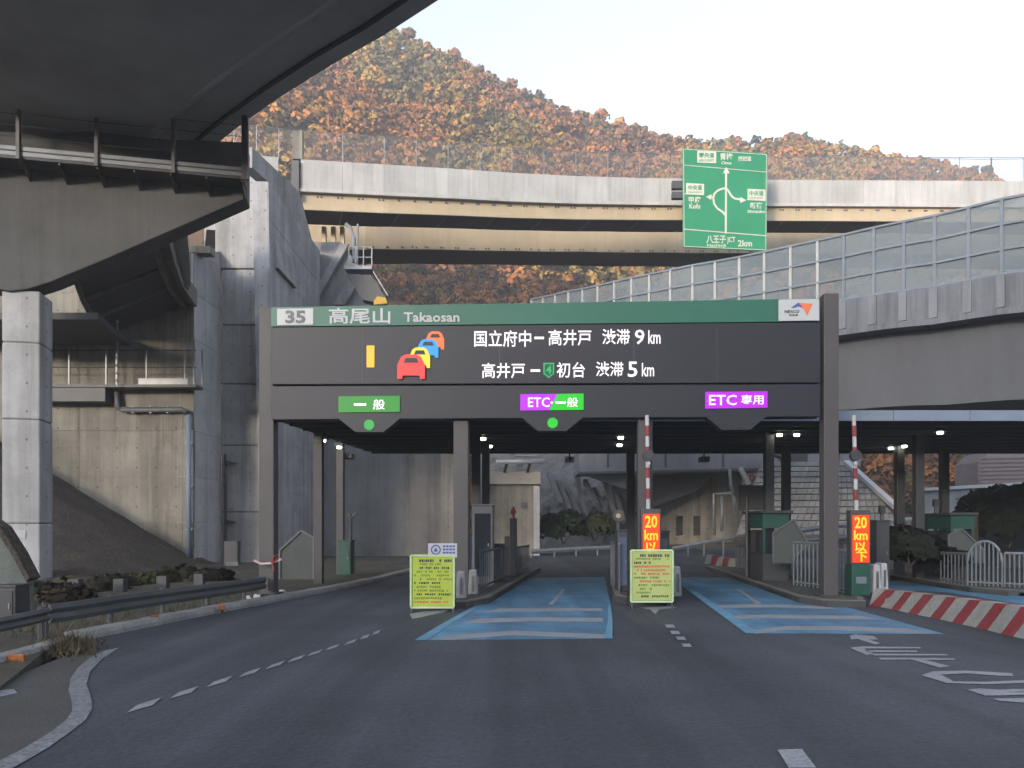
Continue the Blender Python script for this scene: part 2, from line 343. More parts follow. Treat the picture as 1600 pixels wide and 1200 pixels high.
for a in ([(648, 1001), (690, 976), (735, 951), (768, 933), (800, 916), (806, 916), (776, 933), (745, 951), (704, 976), (668, 1001)],
          [(944, 998), (957, 998), (957, 970), (954, 945), (950, 945), (950, 970)],
          [(1165, 990), (1130, 964), (1100, 942), (1078, 925), (1088, 925), (1113, 942), (1148, 964), (1185, 990)]):
    s_ = mark(a, 'blue', .0165); s_.data.materials[0] = M.setdefault('blue_edge', surf('bright_blue_road_paint', (.14, .32, .46), .6, .2, 1, grain=.2, gs=40, bump=.2, blot=.5, bcol=(.1, .2, .3)))
for cx_, cy_, hw in ((225, 1103, 27), (288, 1083, 22), (343, 1066, 20), (390, 1052, 17), (430, 1040, 15), (463, 1030, 14), (492, 1021, 12), (520, 1012, 11), (548, 1004, 10), (570, 996, 8), (588, 989, 7)):
    t = max(2.6, hw * .22); k = hw * .22
    mark([(cx_ - hw, cy_ + k + t), (cx_ + hw * .5, cy_ - k + t), (cx_ + hw, cy_ - k - t), (cx_ - hw * .4, cy_ + k - t)])
for x, y in ((1047, 979), (1055, 989), (1064, 998), (1073, 1009)):
    mark([(x - 8, y - 2.4), (x + 5, y - 2.4), (x + 8, y + 2.4), (x - 5, y + 2.4)])
# edge line that swings round the lay-by
mark([(165, 1017), (186, 1013), (160, 1030), (141, 1050), (135, 1070), (142, 1090), (144, 1108), (134, 1126), (110, 1145), (75, 1170), (30, 1196), (0, 1213), (-60, 1235), (-75, 1222), (-20, 1200), (30, 1175), (75, 1148), (102, 1128), (113, 1112), (112, 1096), (107, 1080), (110, 1062), (122, 1044), (142, 1028)], 'old_line', name='edge_line')
mark([(1215, 1173), (1253, 1172), (1275, 1201), (1232, 1201)])
mark([(-10, 1080), (22, 1078), (27, 1084), (-5, 1091)])
# lettering strokes on the right-hand lane
for a in ([(1328, 994), (1336, 992), (1366, 995), (1372, 1000), (1358, 1000), (1375, 1006), (1367, 1008), (1340, 999), (1330, 1000)],
          [(1328, 1013), (1348, 1011), (1437, 1012), (1440, 1014), (1350, 1014), (1366, 1023), (1353, 1024)],
          [(1350, 1017), (1432, 1017.5), (1434, 1019.5), (1356, 1019.5)], [(1362, 1022.3), (1478, 1023), (1482, 1025), (1366, 1025)],
          [(1372, 1029), (1430, 1029), (1494, 1030), (1490, 1032), (1444, 1032), (1484, 1042), (1468, 1044), (1424, 1031.5), (1376, 1031.5)],
          [(1440, 1056), (1458, 1050), (1510, 1049), (1580, 1053), (1584, 1057), (1566, 1057), (1510, 1053), (1470, 1055), (1490, 1066), (1540, 1066.5), (1600, 1064), (1640, 1059), (1655, 1062), (1610, 1068), (1540, 1070), (1478, 1068)],
          [(1512, 1079), (1530, 1077), (1560, 1079), (1640, 1076), (1660, 1079), (1560, 1083), (1660, 1082), (1660, 1085), (1548, 1088), (1540, 1088)],
          [(1552, 1093), (1600, 1092), (1700, 1096), (1700, 1102), (1600, 1099), (1560, 1096)]):
    mark(a, 'white_line')
for a in ([(640, 960), (660, 956), (700, 953), (695, 957), (672, 962), (645, 968)], [(1000, 950), (1050, 948), (1058, 950), (1030, 953), (1024, 960), (1016, 953)]):
    mark(a, 'white_line')

# ---- left kerb, built stone by stone
def kerb_run(root, pts, w, h, mat, stone=1.0, name='kerb_stone', inward=-1):
    pts = [Vector(p) for p in pts]; L = [0]
    for a, b in zip(pts, pts[1:]): L.append(L[-1] + (b - a).length)
    def pos(d):
        for i in range(len(pts) - 1):
            if d <= L[i + 1] or i == len(pts) - 2: return pts[i].lerp(pts[i + 1], (d - L[i]) / (L[i + 1] - L[i]))
    d = 0
    while d < L[-1] - .1:
        a, b = pos(d + .008), pos(min(d + stone, L[-1]) - .008); t = (b - a).normalized(); n = Vector((-t.y, t.x, 0)) * -inward
        mb = MB(); j = random.uniform(-.008, .008); sec = [(0, -.28), (w, -.28), (w, h + j), (.04, h + j), (0, h * .55 + j)]
        mb.sweep([[p + n * u + Vector((0, 0, z)) for u, z in sec] for p in (a, b)]); make(name, mb, mat, root)
        d += stone
r = thing('kerb', 'long pale concrete kerb curving along the left edge of the road', 'kerb', G(230, 981))
kerb_run(r, [p for p in KL[4:]], .42, .16, M['kerb'], 1.2)
r = thing('kerb', 'short dirty kerb in the lower left corner beside the orange reflector', 'kerb', G(40, 1030))
kerb_run(r, [G(-160, 1090), G(0, 1043), G(80, 1019), G(112, 1008)], .3, .14, M['kerb'], 1.0)
# left verge and earth bank
mb = MB()
bx = [(-60, 2), (-60, 60)]
ver = [(-80, -20), (-14.5, -20), (-12.5, 3), (KL[2].x - .4, KL[2].y), (KL[3].x - .4, KL[3].y)] + [(p.x - .42, p.y) for p in KL[4:]] + [(-3.9, 70), (-80, 70)]
mb.prism([Vector((x, y, .06)) for x, y in ver], (0, 0, -.35)); make('verge', mb, M['ground'], kind='structure')
# bank: ridge on the left falling to the right
nx, ny = 40, 26; vs = []; fs = []
for j in range(ny):
    for i in range(nx):
        x = -60 + i * (60 - 15.2) / (nx - 1) * 1.0; y = 33.6 + j * 13.5 / (ny - 1)
        crest = max(0.0, (-18.4 - x)) * .60                         # falls towards the right
        z = .05 + min(crest, 12) * min(1, max(0, (y - 33.2)) / 9.0) ** .8 + random.uniform(-.09, .09)
        if j == 0: z = -.2
        vs.append((x, y, z))
for j in range(ny - 1):
    for i in range(nx - 1): fs.append((j * nx + i, j * nx + i + 1, (j + 1) * nx + i + 1, (j + 1) * nx + i))
mb = MB().add(vs, fs); make('embankment', mb, M['bank'], kind='structure', smooth=True)

# ---- the hill: terrain then forest
sky_px = np.array([-1500, -400, 0, 200, 400, 520, 560, 625, 700, 760, 850, 930, 1010, 1080, 1200, 1250, 1330, 1400, 1460, 1530, 1575, 1640, 1900, 2600])
sky_py = np.array([100, -150, -160, -130, -60, 10, 30, 44, 78, 110, 148, 178, 198, 214, 213, 208, 228, 240, 243, 262, 280, 296, 330, 420])
def hill(px, s):
    """px: bearing, s: 0 foot .. 1 ridge .. 1.4 behind"""
    Yr = 330 + (px - 600) * .06; Y0 = 128.0; py = np.interp(px, sky_px, sky_py)
    zr = H + (HY - py) / F * Yr - 7.0
    Y = Y0 + (Yr - Y0) * s
    z = np.where(s <= 1, -.5 + (zr + .5) * np.clip(s, 0, 1) ** 1.05, zr - (s - 1) * 90)
    bumpy = 4.0 * np.sin(px * .021 + s * 6) * np.sin(s * np.pi) + 3.0 * np.sin(px * .05 - s * 11) * np.sin(np.clip(s, 0, 1) * np.pi)
    return (px - CX) / F * Y, Y, z + bumpy * np.clip(s, 0, 1)
PX, SS = np.meshgrid(np.linspace(-1500, 2600, 120), np.linspace(0, 1.4, 40))
x, y, z = hill(PX, SS); vs = np.stack([x.ravel(), y.ravel(), z.ravel()], 1).tolist(); fs = []
for j in range(39):
    for i in range(119): fs.append((j * 120 + i, j * 120 + i + 1, (j + 1) * 120 + i + 1, (j + 1) * 120 + i))
make('hill', MB().add(vs, fs), surf('leaf_litter', (.16, .085, .035), .95, .3, .2, grain=.3, gs=2, bump=.3, blot=.5, bcol=(.05, .045, .02)), kind='structure', smooth=True)

rng = np.random.default_rng(3)
def leafmat():
    m = bpy.data.materials.new('autumn_leaves'); m.use_nodes = True; n = m.node_tree; b = n.nodes['Principled BSDF']
    a = n.nodes.new('ShaderNodeAttribute'); a.attribute_name = 'leaf_colour'; n.links.new(a.outputs['Color'], b.inputs['Base Color']); a2 = n.nodes.new('ShaderNodeAttribute'); a2.attribute_name = 'leaf_facing'; n.links.new(a2.outputs['Vector'], b.inputs['Normal'])
    b.inputs['Roughness'].default_value = .9; b.inputs['Specular IOR Level'].default_value = .1; return m
M['leaf'] = leafmat()
def crowns(C, R, Hh, colr, nclump=9, nq=13, qs=.42):
    """leaf-clump quads spread through lumpy crowns; C centres (n,3)"""
    n = len(C); u = rng.normal(size=(n, nclump, 3)); u /= np.linalg.norm(u, axis=2, keepdims=True); u[:, :, 2] = np.abs(u[:, :, 2]) * 1.1 - .35
    cc = u * np.stack([R, R, Hh], 1)[:, None, :] * rng.uniform(.35, .8, (n, nclump, 1))
    cr = (R[:, None] * rng.uniform(.28, .5, (n, nclump)))
    v = rng.normal(size=(n, nclump, nq, 3)); v /= np.linalg.norm(v, axis=3, keepdims=True); v[..., 2] = np.where(v[..., 2] < -.3, -v[..., 2], v[..., 2])
    p = C[:, None, None, :] + cc[:, :, None, :] + v * cr[:, :, None, None] * rng.uniform(.7, 1.1, (n, nclump, nq, 1))
    nrm = v + rng.normal(size=v.shape) * .45; nrm /= np.linalg.norm(nrm, axis=3, keepdims=True)
    ref = rng.normal(size=v.shape); a = np.cross(nrm, ref); a /= np.linalg.norm(a, axis=3, keepdims=True); b = np.cross(nrm, a)
    s = (R[:, None, None, None] / 4.0) * qs * rng.uniform(.6, 1.5, (n, nclump, nq, 1)) * 2.0
    q = np.stack([p + a * s, p + b * s * .8, p - a * s * .9, p - b * s], 3).reshape(-1, 3)
    cl = colr[:, None, None, :] * rng.uniform(.82, 1.16, (n, nclump, 1, 1)) * rng.uniform(.88, 1.14, (n, nclump, nq, 1)) * np.array([1, 1, 1])
    cl = np.repeat(cl.reshape(-1, 3), 4, axis=0)
    fc = v * .5 + u[:, :, None, :] * .7 + nrm * .2; fc /= np.linalg.norm(fc, axis=3, keepdims=True)
    return q, cl, np.repeat(fc.reshape(-1, 3), 4, axis=0)
def leaf_mesh(name, q, cl, fc, mat, parent=None, **kw):
    n = len(q) // 4; me = bpy.data.meshes.new(name); me.vertices.add(n * 4); me.loops.add(n * 4); me.polygons.add(n)
    me.vertices.foreach_set('co', q.astype('f').ravel()); me.loops.foreach_set('vertex_index', np.arange(n * 4, dtype='i'))
    me.polygons.foreach_set('loop_start', np.arange(0, n * 4, 4, dtype='i')); me.update(calc_edges=True)
    at = me.attributes.new('leaf_colour', 'FLOAT_COLOR', 'POINT'); at.data.foreach_set('color', np.concatenate([np.clip(cl, 0, 1), np.ones((len(cl), 1))], 1).astype('f').ravel())
    at = me.attributes.new('leaf_facing', 'FLOAT_VECTOR', 'POINT'); at.data.foreach_set('vector', fc.astype('f').ravel())
    me.materials.append(mat); o = mesh_obj(name, me, parent); return tag(o, **kw)
PAL = np.array([(.44, .175, .045), (.37, .13, .045), (.50, .25, .06), (.29, .115, .05), (.38, .24, .055), (.22, .19, .045), (.085, .10, .035), (.20, .095, .055), (.56, .22, .04), (.05, .075, .035)])
def pick(px, s, n):
    # broad drifts of one kind of tree, with strays
    f = np.sin(px * .011 + s * 7 + 1.0) + np.sin(px * .027 - s * 13 + 2.2) * .7 + np.sin(px * .0061 + s * 19) * .6 + rng.normal(size=n) * .42
    idx = np.select([f > 1.45, f > .95, f > .35, f > -.25, f > -.85, f > -1.35], [6, 5, 4, 0, 1, 3], 7)
    stray = rng.random(n); idx = np.where(stray < .05, 6, idx); idx = np.where((stray > .05) & (stray < .12), 8, idx)
    idx = np.where((s > .95) & (stray > .72), 6, idx); idx = np.where((s < .3) & (stray > .45), rng.choice([3, 7, 6], n), idx)
    c = PAL[idx].copy(); warm = np.clip((760 - px) / 500, -.3, 1)[:, None]; c *= 1 + warm * np.array([.12, .16, .0])
    mean = np.array([.27, .135, .045]); c = (c * .66 + mean * .34) * .93
    return c * rng.uniform(.86, 1.14, (n, 1))
N_T = 8400
px = rng.uniform(330, 1660, N_T * 3); s = rng.uniform(0.0, 1.0, N_T * 3)
Yw = 128 + (330 - 128) * s; keep = rng.random(N_T * 3) < (Yw / 330) ** 1.0 * .75; px, s = px[keep][:N_T], s[keep][:N_T]
x, y, z = hill(px, s); n = len(px); R = rng.uniform(1.9, 3.9, n); Hh = R * rng.uniform(.9, 1.4, n)
C = np.stack([x, y, z + Hh * .6 + 1.5], 1)
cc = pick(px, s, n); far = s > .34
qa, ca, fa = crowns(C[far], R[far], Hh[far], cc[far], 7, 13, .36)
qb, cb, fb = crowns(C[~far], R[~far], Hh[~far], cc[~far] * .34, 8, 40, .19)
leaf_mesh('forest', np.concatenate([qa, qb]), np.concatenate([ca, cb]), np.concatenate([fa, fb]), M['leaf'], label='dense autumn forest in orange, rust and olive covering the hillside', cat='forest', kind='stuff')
# trees that stand out on the skyline
sp = [560, 598, 640, 672, 706, 741, 778, 812, 846, 884, 902, 935, 968, 1004, 1040, 1078, 1112, 1150, 1188, 1222, 1246, 1290, 1322, 1360, 1404, 1440, 1475, 1512, 1548]
names = ['orange', 'rust red', 'amber', 'dark green', 'brown']; pc = [0, 1, 2, 9, 7]
cnt = {}
for k, p_ in enumerate(sp):
    pxx = np.array([p_ + rng.uniform(-14, 14)]); x, y, z = hill(pxx, np.array([1.0])); c = 3 if p_ in (884, 902, 1112, 1188, 1246, 1290, 1512, 1548, 846) else int(rng.choice([0, 1, 2, 4]))
    hgt = float(rng.uniform(6, 11)); base = Vector((x[0], y[0], z[0] - float(rng.uniform(.5, 3))))
    kn = {0: 'orange broadleaf', 1: 'rust red broadleaf', 2: 'amber broadleaf', 3: 'dark evergreen', 4: 'brown broadleaf'}[c]; cnt[kn] = cnt.get(kn, 0) + 1
    t = thing('tree', ('first', 'second', 'third', 'fourth', 'fifth', 'sixth', 'seventh', 'eighth', 'ninth', 'tenth', 'eleventh', 'twelfth', 'thirteenth', 'fourteenth')[cnt[kn] - 1] + ' from the left of the ' + kn + ' trees on the ridge skyline', 'tree', base, 'trees along the skyline of the hill')
    mb = MB(); mb.tube([base, base + Vector((.1, 0, hgt * .45)), base + Vector((-.1, .1, hgt * .8))], [.28, .2, .07], 6)
    for a in range(4): mb.tube([base + Vector((0, 0, hgt * (.35 + .1 * a))), base + Vector((math.cos(a * 2.1) * 1.8, math.sin(a * 2.1) * 1.8, hgt * (.5 + .1 * a)))], [.1, .03], 5)
    make('trunk', mb, M['bark'], t)
    R = np.array([hgt * (.30 if c == 3 else .38)]); q, cl, fc = crowns(np.array([[base.x, base.y, base.z + hgt * .62]]), R, R * (1.5 if c == 3 else 1.05), PAL[[pc[c]]], 14, 34, .34)
    leaf_mesh('crown', q, cl, fc, M['leaf'], t)

# unseen ridge added behind the camera to keep the low sun off the road
vs = []; fs = []
for j in range(8):
    for i in range(60):
        xx = -900 + i * 30; prof = [0, 12, 34, 54, 66, 62, 40, 0][j]
        vs.append((xx - j * 12, -90 - j * 42, prof * (1 + .12 * math.sin(xx * .013) + .05 * math.sin(xx * .05)) - .5))
for j in range(7):
    for i in range(59): fs.append((j * 60 + i, j * 60 + i + 1, (j + 1) * 60 + i + 1, (j + 1) * 60 + i))
make('hill', MB().add(vs, fs), M['ground'], kind='structure', smooth=True)

# ================================================================== NEAR OVERPASS AND ITS PIER
def over(px, py, z): Y = (z - H) * F / (HY - py); return P(px, py, Y)
E = [over(x, y, 19.67) for x, y in ((1000, -240), (850, -110), (760, -52), (685, 0), (600, 55), (520, 100), (440, 150), (380, 192), (300, 255), (200, 330))]
r = thing('overpass', 'huge dark overpass deck crossing overhead in the upper left corner', 'overpass', (E[5].x, E[5].y, 19.0))
def sweep_part(name, edge, sec, mat, parent, vertical_from=None):
    rings = []
    for i, p in enumerate(edge):
        d = (edge[min(i + 1, len(edge) - 1)] - edge[max(i - 1, 0)]); d.z = 0; d.normalize()
        nn = Vector((-d.y, d.x, 0))
        rings.append([Vector((p.x, p.y, 0)) + nn * u + Vector((0, 0, p.z + w)) for u, w in sec])
    mb = MB().sweep(rings); return make(name, mb, mat, parent)
# inward side is to the near left
sweep_part('deck_slab', E, [(0, 0), (0, .5), (12.6, .5), (12.6, 0), (10.4, -.22), (2.2, -.22)], M['deck'], r)
sweep_part('box_girder', E, [(2.3, -.225), (10.3, -.225), (9.6, -.75), (3.0, -.75)], M['deck'], r)
sweep_part('parapet', E, [(0, .503), (.3, .503), (.3, 1.7), (0, 1.7)], M['conc_dark'], r)
sweep_part('parapet', E, [(12.3, .503), (12.6, .503), (12.6, 1.7), (12.3, 1.7)], M['conc_dark'], r)
mb = MB()
for a, b in zip(E, E[1:]):
    d = (b - a).normalized(); nn = Vector((-d.y, d.x, 0)); mb.beam(a + nn * .9 + Vector((0, 0, -.16)), b + nn * .9 + Vector((0, 0, -.16)), .12, .12)
make('drain_pipe', mb, M['dark_steel'], r)

pf = plpx(0, 31.6, 385, 33.6)
pier = thing('bridge_pier', 'massive hammerhead concrete pier at the left edge carrying the dark overpass', 'bridge pier', P(40, 905, 33))
hh = [(385, 222), (385, 309), (330, 333), (240, 372), (160, 407), (80, 440), (45, 451), (15, 455), (-30, 447), (-330, 320), (-330, 190)]
hs_ = [pf.sz(x_, y_) for x_, y_ in hh]
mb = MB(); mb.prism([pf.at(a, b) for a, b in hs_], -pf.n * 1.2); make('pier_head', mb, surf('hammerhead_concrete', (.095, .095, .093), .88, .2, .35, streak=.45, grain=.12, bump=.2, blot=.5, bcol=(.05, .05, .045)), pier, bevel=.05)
z = -.3; c0, c1 = pf.sz(0, 700)[0], pf.sz(60, 700)[0]; ztop = pf.sz(40, 452)[1]
cuts = [-.3, pf.sz(60, 818)[1], pf.sz(60, 655)[1], pf.sz(60, 535)[1], ztop]
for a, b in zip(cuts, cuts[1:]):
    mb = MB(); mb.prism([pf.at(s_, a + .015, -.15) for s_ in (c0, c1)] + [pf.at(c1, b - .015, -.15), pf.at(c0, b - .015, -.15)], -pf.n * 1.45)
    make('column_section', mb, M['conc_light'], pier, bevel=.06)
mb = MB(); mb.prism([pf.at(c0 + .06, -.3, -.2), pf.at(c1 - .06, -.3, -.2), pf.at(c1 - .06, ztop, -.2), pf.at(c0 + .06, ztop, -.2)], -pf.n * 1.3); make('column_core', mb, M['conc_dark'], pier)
sg = MB(); sg.prism([pf.hit(16, 827, -.13), pf.hit(40, 829, -.13), pf.hit(40, 841, -.13), pf.hit(14, 839, -.13)], pf.n * .02); make('notice_plate', sg, M['white_sheet'], pier)
# inspection gangway on the pier head
gw = thing('inspection_gangway', 'steel inspection gangway with tall posts hung across the hammerhead pier', 'gangway', pf.hit(200, 285, .6))
fz = pf.sz(385, 293)[1] ; s0, s1 = pf.sz(-320, 300)[0], pf.sz(386, 300)[0]
mb = MB(); mb.prism([pf.at(s0, fz, .05), pf.at(s1, fz, .05), pf.at(s1, fz, 1.05), pf.at(s0, fz, 1.05)], (0, 0, -.1)); make('floor', mb, M['dark_steel'], gw)
mb = MB(); mb.prism([pf.at(s0, fz + .01, 1.055), pf.at(s1, fz + .01, 1.055), pf.at(s1, fz + .38, 1.055), pf.at(s0, fz + .38, 1.055)], pf.n * .03); make('toe_board', mb, M['galv'], gw)
mb = MB(); mb.beam(pf.at(s0, fz + .2, 1.1), pf.at(s1, fz + .2, 1.1), .04, .04); make('toe_rail', mb, M['dark_steel'], gw)
for x_ in (-215, -90, 30, 152, 272, 381, 386):
    a = pf.sz(x_, 280, 1.05)[0]; mb = MB(); mb.beam(pf.at(a, fz - .15, 1.12), pf.at(a, fz + 2.75, 1.12), .14, .14); make('post', mb, M['dark_steel'], gw)
for k in range(5):
    mb = MB(); zz = fz + .75 + k * .46; mb.tube([pf.at(s0, zz, 1.1), pf.at(s1, zz, 1.1)], .014, 5); mb.tube([pf.at(s1, zz, 1.1), pf.at(s1 + .03, zz, .05)], .025, 5); make('rail', mb, M['dark_steel'], gw)
for k in range(12):
    a = s0 + (s1 - s0) * (k + .9) / 12; mb = MB(); mb.prism([pf.at(a, fz - .11, .0), pf.at(a, fz - .11, 1.0), pf.at(a, fz - .2, 1.0), pf.at(a, fz - .55, .0)], pf.r * .08); make('bracket', mb, M['dark_steel'], gw)

# ================================================================== LEFT RETAINING WALLS
wl = plpx(60, 46, 303, 46)
wr = wall('retaining_wall', 'tall stained beige retaining wall behind the hammerhead pier', 'wall', wl, [(-200, 395), (303, 396), (303, 930), (-200, 930)], 1.5, 2.75, 6.2, M['conc_beige'], z0=-2.9)
w2 = plpx(303, 46, 346, 50)
wall('retaining_wall', 'narrow pale end face of the beige wall beside the tower', 'wall', w2, [(303, 396), (345, 393), (346, 925), (303, 930)], 1.0, 2.75, 9, M['conc_light'], z0=-2.9)
# capping block
mb = MB(); mb.prism([wl.hit(262, 384, -.2), wl.hit(328, 384, -.2), wl.hit(328, 395, -.2), wl.hit(262, 395, -.2)], -wl.n * .8); make('bearing_block', mb, M['conc_beige'], wr)
tw = thing('concrete_tower', 'tall grey concrete tower wall left of the display gantry', 'wall', P(385, 870, 50))
tp = plpx(345, 50, 432, 50)
for a, (zb, zt) in enumerate([(940, 800), (800, 696), (696, 600), (600, 508), (508, 420)]):
    mb = MB(); off = 0; mb.prism([tp.hit(346, zb - 1), tp.hit(431, zb - 1), tp.hit(431, zt + 1), tp.hit(346, zt + 1)], -tp.n * 4); make('panel', mb, M['conc'], tw, bevel=.04)
mb = MB(); mb.prism([tp.hit(350, 940, -.08), tp.hit(429, 940, -.08), tp.hit(429, 421, -.08), tp.hit(350, 421, -.08)], -tp.n * 3.8); make('core', mb, M['conc_dark'], tw)
mb = MB(); mb.prism([tp.hit(336, 419, .12), tp.hit(436, 419, .12), tp.hit(418, 283, .12), tp.hit(378, 283, .12), tp.hit(336, 330, .12)], -tp.n * 4.2); make('upper_block', mb, M['conc'], tw, bevel=.05)
w3 = plpx(431, 50, 500, 61.5)
wall('wing_wall', 'shaded wing wall with a steep sloping top behind the gantry post', 'wall', w3, [(419, 284), (487, 374), (500, 392), (500, 890), (431, 920)], 1.0, 2.75, 14, M['conc_streak'], z0=-2.9)
w4 = plpx(394, 52, 486, 60)
mb = MB(); mb.prism([w4.hit(394, 230), w4.hit(468, 300), w4.hit(487, 373), w4.hit(419, 284), w4.hit(394, 262)], -w4.n * .8); make('parapet_wall', mb, M['conc'], label='sloping concrete parapet rising to the curved bridge at its left end', cat='wall')
w5 = plpx(485, 62, 692, 62)
aw = wall('abutment_wall', 'broad grey abutment wall behind the left toll lane', 'wall', w5, [(485, 378), (533, 378), (600, 470), (692, 560), (692, 885), (485, 885)], 1.2, 2.75, 5.5, surf('abutment_concrete', (.235, .238, .242), .85, .2, .35, streak=.35, grain=.12, bump=.25, blot=.5, bcol=(.13, .12, .10)), z0=-2.9)
mb = MB(); mb.prism([w5.hit(533, 384, .2), w5.hit(546, 384, .2), w5.hit(498, 470, .2), w5.hit(486, 470, .2)], w5.n * .4); make('buttress', mb, M['conc'], aw)
mb = MB(); mb.prism([w5.hit(560, 415, .2), w5.hit(572, 424, .2), w5.hit(540, 478, .2), w5.hit(522, 478, .2)], w5.n * .4); make('buttress', mb, M['conc'], aw)
mb = MB(); mb.prism([w5.hit(640, 885, .05), w5.hit(690, 885, .05), w5.hit(690, 700, .05), w5.hit(640, 700, .05)], w5.n * .5); make('dark_wall_slab', mb, M['conc_dark'], aw)  # darker slab standing proud of the wall near its right end
r = thing('concrete_pillar', 'sunlit beige pillar seen just left of the second gantry post', 'pillar', P(698, 868, 59))
mb = MB(); mb.box(((XP(688, 59) + XP(712, 59)) / 2, 59.5, 4.5), (1.15, 1.0, 10.5)); make('shaft', mb, M['conc_beige'], r, bevel=.04)

# curved ramp under the hammerhead
rp = thing('curved_ramp', 'curved ramp seen from below between the hammerhead pier and the beige wall', 'ramp', P(200, 500, 40))
LL = [(92, 350, 35.6), (106, 395, 36.8), (120, 430, 38.6), (133, 465, 41), (148, 495, 43.4), (168, 524, 45.9)]; RR = [(226, 340, 35.6), (232, 362, 36.8), (239, 388, 38.6), (249, 418, 41), (262, 448, 43.4), (284, 477, 45.9)]
L3 = [P(*a) for a in LL]; R3 = [P(*a) for a in RR]; up = Vector((0, 0, .9))
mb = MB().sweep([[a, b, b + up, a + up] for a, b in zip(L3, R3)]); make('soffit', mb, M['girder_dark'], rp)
for off, w, dz, mt, nm in ((.02, .28, -.25, 'conc_beige', 'edge_beam'), (.32, .40, .1, 'conc_dark', 'outer_web'), (.74, .18, -.1, 'conc_beige', 'outer_flange')):
    mb = MB(); X = Vector((1, 0, 0)); Zv = Vector((0, 0, 1)); mb.sweep([[a + X * off + Zv * dz, a + X * (off + w) + Zv * dz, a + X * (off + w) + up, a + X * off + up] for a in R3]); make(nm, mb, M[mt], rp)
mb = MB(); mb.sweep([[a - X * .22 - Zv * .25, a - Zv * .25, a + up, a - X * .22 + up] for a in L3]); make('edge_beam', mb, M['conc_beige'], rp)
for i in (1, 2, 3, 4):
    mb = MB(); mb.beam(L3[i] + Vector((.1, 0, -.08)), R3[i] + Vector((-.1, 0, -.08)), .10, .16); make('cross_rib', mb, M['conc_dark'], rp)
mb = MB(); mb.sweep([[P(a, b, Y), P(c, b + 1, Y), P(c, b + 1, Y + .3), P(a, b, Y + .3)] for a, b, c, Y in ((258, 355, 292, 39), (263, 372, 293.5, 39.6), (270, 398, 296, 41), (281, 425, 297, 42.8), (293, 446, 297, 44.4))]); make('white_parapet', mb, M['white_paint'], rp)
mb = MB(); mb.sweep([[P(a, b, Y), P(a2, b2, Y), P(a2, b2, Y + .3), P(a, b, Y + .3)] for a, b, a2, b2, Y in ((256, 362, 262, 360, 38.9), (262, 395, 270, 390, 39.9), (273, 432, 282, 424, 42), (285, 450, 296, 452, 44))]); make('parapet_web', mb, M['conc_dark'], rp)
zl = Z(540, 45.9); mb = MB(); mb.prism([Vector((XP(-60, 40), 40.2, zl)), Vector((XP(150, 40), 40.2, zl)), Vector((XP(176, 43), 43, zl)), Vector((XP(205, 45.9), 45.9, zl)), Vector((XP(-60, 45.9), 45.9, zl))], (0, 0, .35)); make('dark_space_slab', mb, M['girder_dark'], rp)  # dark slab added to stand for the shaded space below the ramp

# gangway, pipes on the beige wall
g = thing('wall_gangway', 'railed gangway bracketed to the stained beige wall', 'gangway', wl.hit(200, 606, .5))
fz = wl.sz(200, 606)[1]
a0, a1 = wl.sz(70, 606)[0], wl.sz(318, 606)[0]
mb = MB(); mb.prism([wl.at(a0, fz, .04), wl.at(a1, fz, .04), wl.at(a1, fz, 1.1), wl.at(a0, fz, 1.1)], (0, 0, -.16)); make('floor', mb, M['dark_steel'], g)
mb = MB(); mb.prism([wl.at(a0, fz - .17, .04), wl.at(wl.sz(178, 606)[0], fz - .17, .04), wl.at(wl.sz(178, 606)[0], fz - .17, 1.0), wl.at(a0, fz - .17, 1.0)], (0, 0, -.8)); make('support_box', mb, M['dark_steel'], g)
for x_ in (108, 166, 182, 229, 289, 303, 316):
    a = wl.sz(x_, 600, 1.05)[0]; mb = MB(); mb.beam(wl.at(a, fz, 1.05), wl.at(a, fz + 2.0, 1.05), .08, .08); make('post', mb, M['galv'], g)
for k in range(2):
    mb = MB(); mb.tube([wl.at(a0, fz + 1.0 + k, 1.05), wl.at(a1, fz + 1.0 + k, 1.05)], .03, 6); make('rail', mb, M['dark_steel'], g)
mb = MB(); q_ = wl.sz(230, 600)[0]; mb.prism([wl.at(q_, fz, 1.06), wl.at(a1 - .5, fz, 1.06), wl.at(a1 - .5, fz + .35, 1.06), wl.at(q_, fz + .35, 1.06)], wl.n * .02); make('toe_board', mb, M['galv'], g)
for nm, lab, pts, rad, mt in (('drain_pipe', 'pale vertical drain pipe down the corner of the beige wall', [(295, 648), (295, 872)], .15, 'fascia'),
                      ('drain_pipe', 'horizontal grey pipe elbowed below the wall gangway', [(182, 612), (183, 636), (190, 640), (284, 640), (292, 645)], .16, 'cab_grey')):
    mb = MB(); mb.tube([wl.hit(x_, y_, .35) for x_, y_ in pts], rad, 10)
    rt = thing(nm, lab, 'pipe', wl.hit(*pts[-1], .35)); make('pipe', mb, M[mt], rt, smooth=True)
    for t in (.2, .5, .8):
        a = wl.hit(*pts[0], .35).lerp(wl.hit(*pts[-1], .35), t) if len(pts) == 2 else wl.hit(190 + 90 * t, 640, .35)
        mb = MB(); mb.box(a + Vector((0, .1, 0)), (.42, .3, .12) if len(pts) == 2 else (.12, .3, .42)); make('bracket', mb, M['galv'], rt)
mb = MB(); mb.tube([P(183, 500, 44.6), P(183, 604, 44.6)], .035, 6)
for k in range(9): mb.disc(P(183, 504 + k * 11.5, 44.6), .09, (0, 0, 1), .12, 8)
make('insulator_cable', mb, M['galv'], label='beaded grey cable hanging below the curved ramp to the wall gangway', cat='cable')
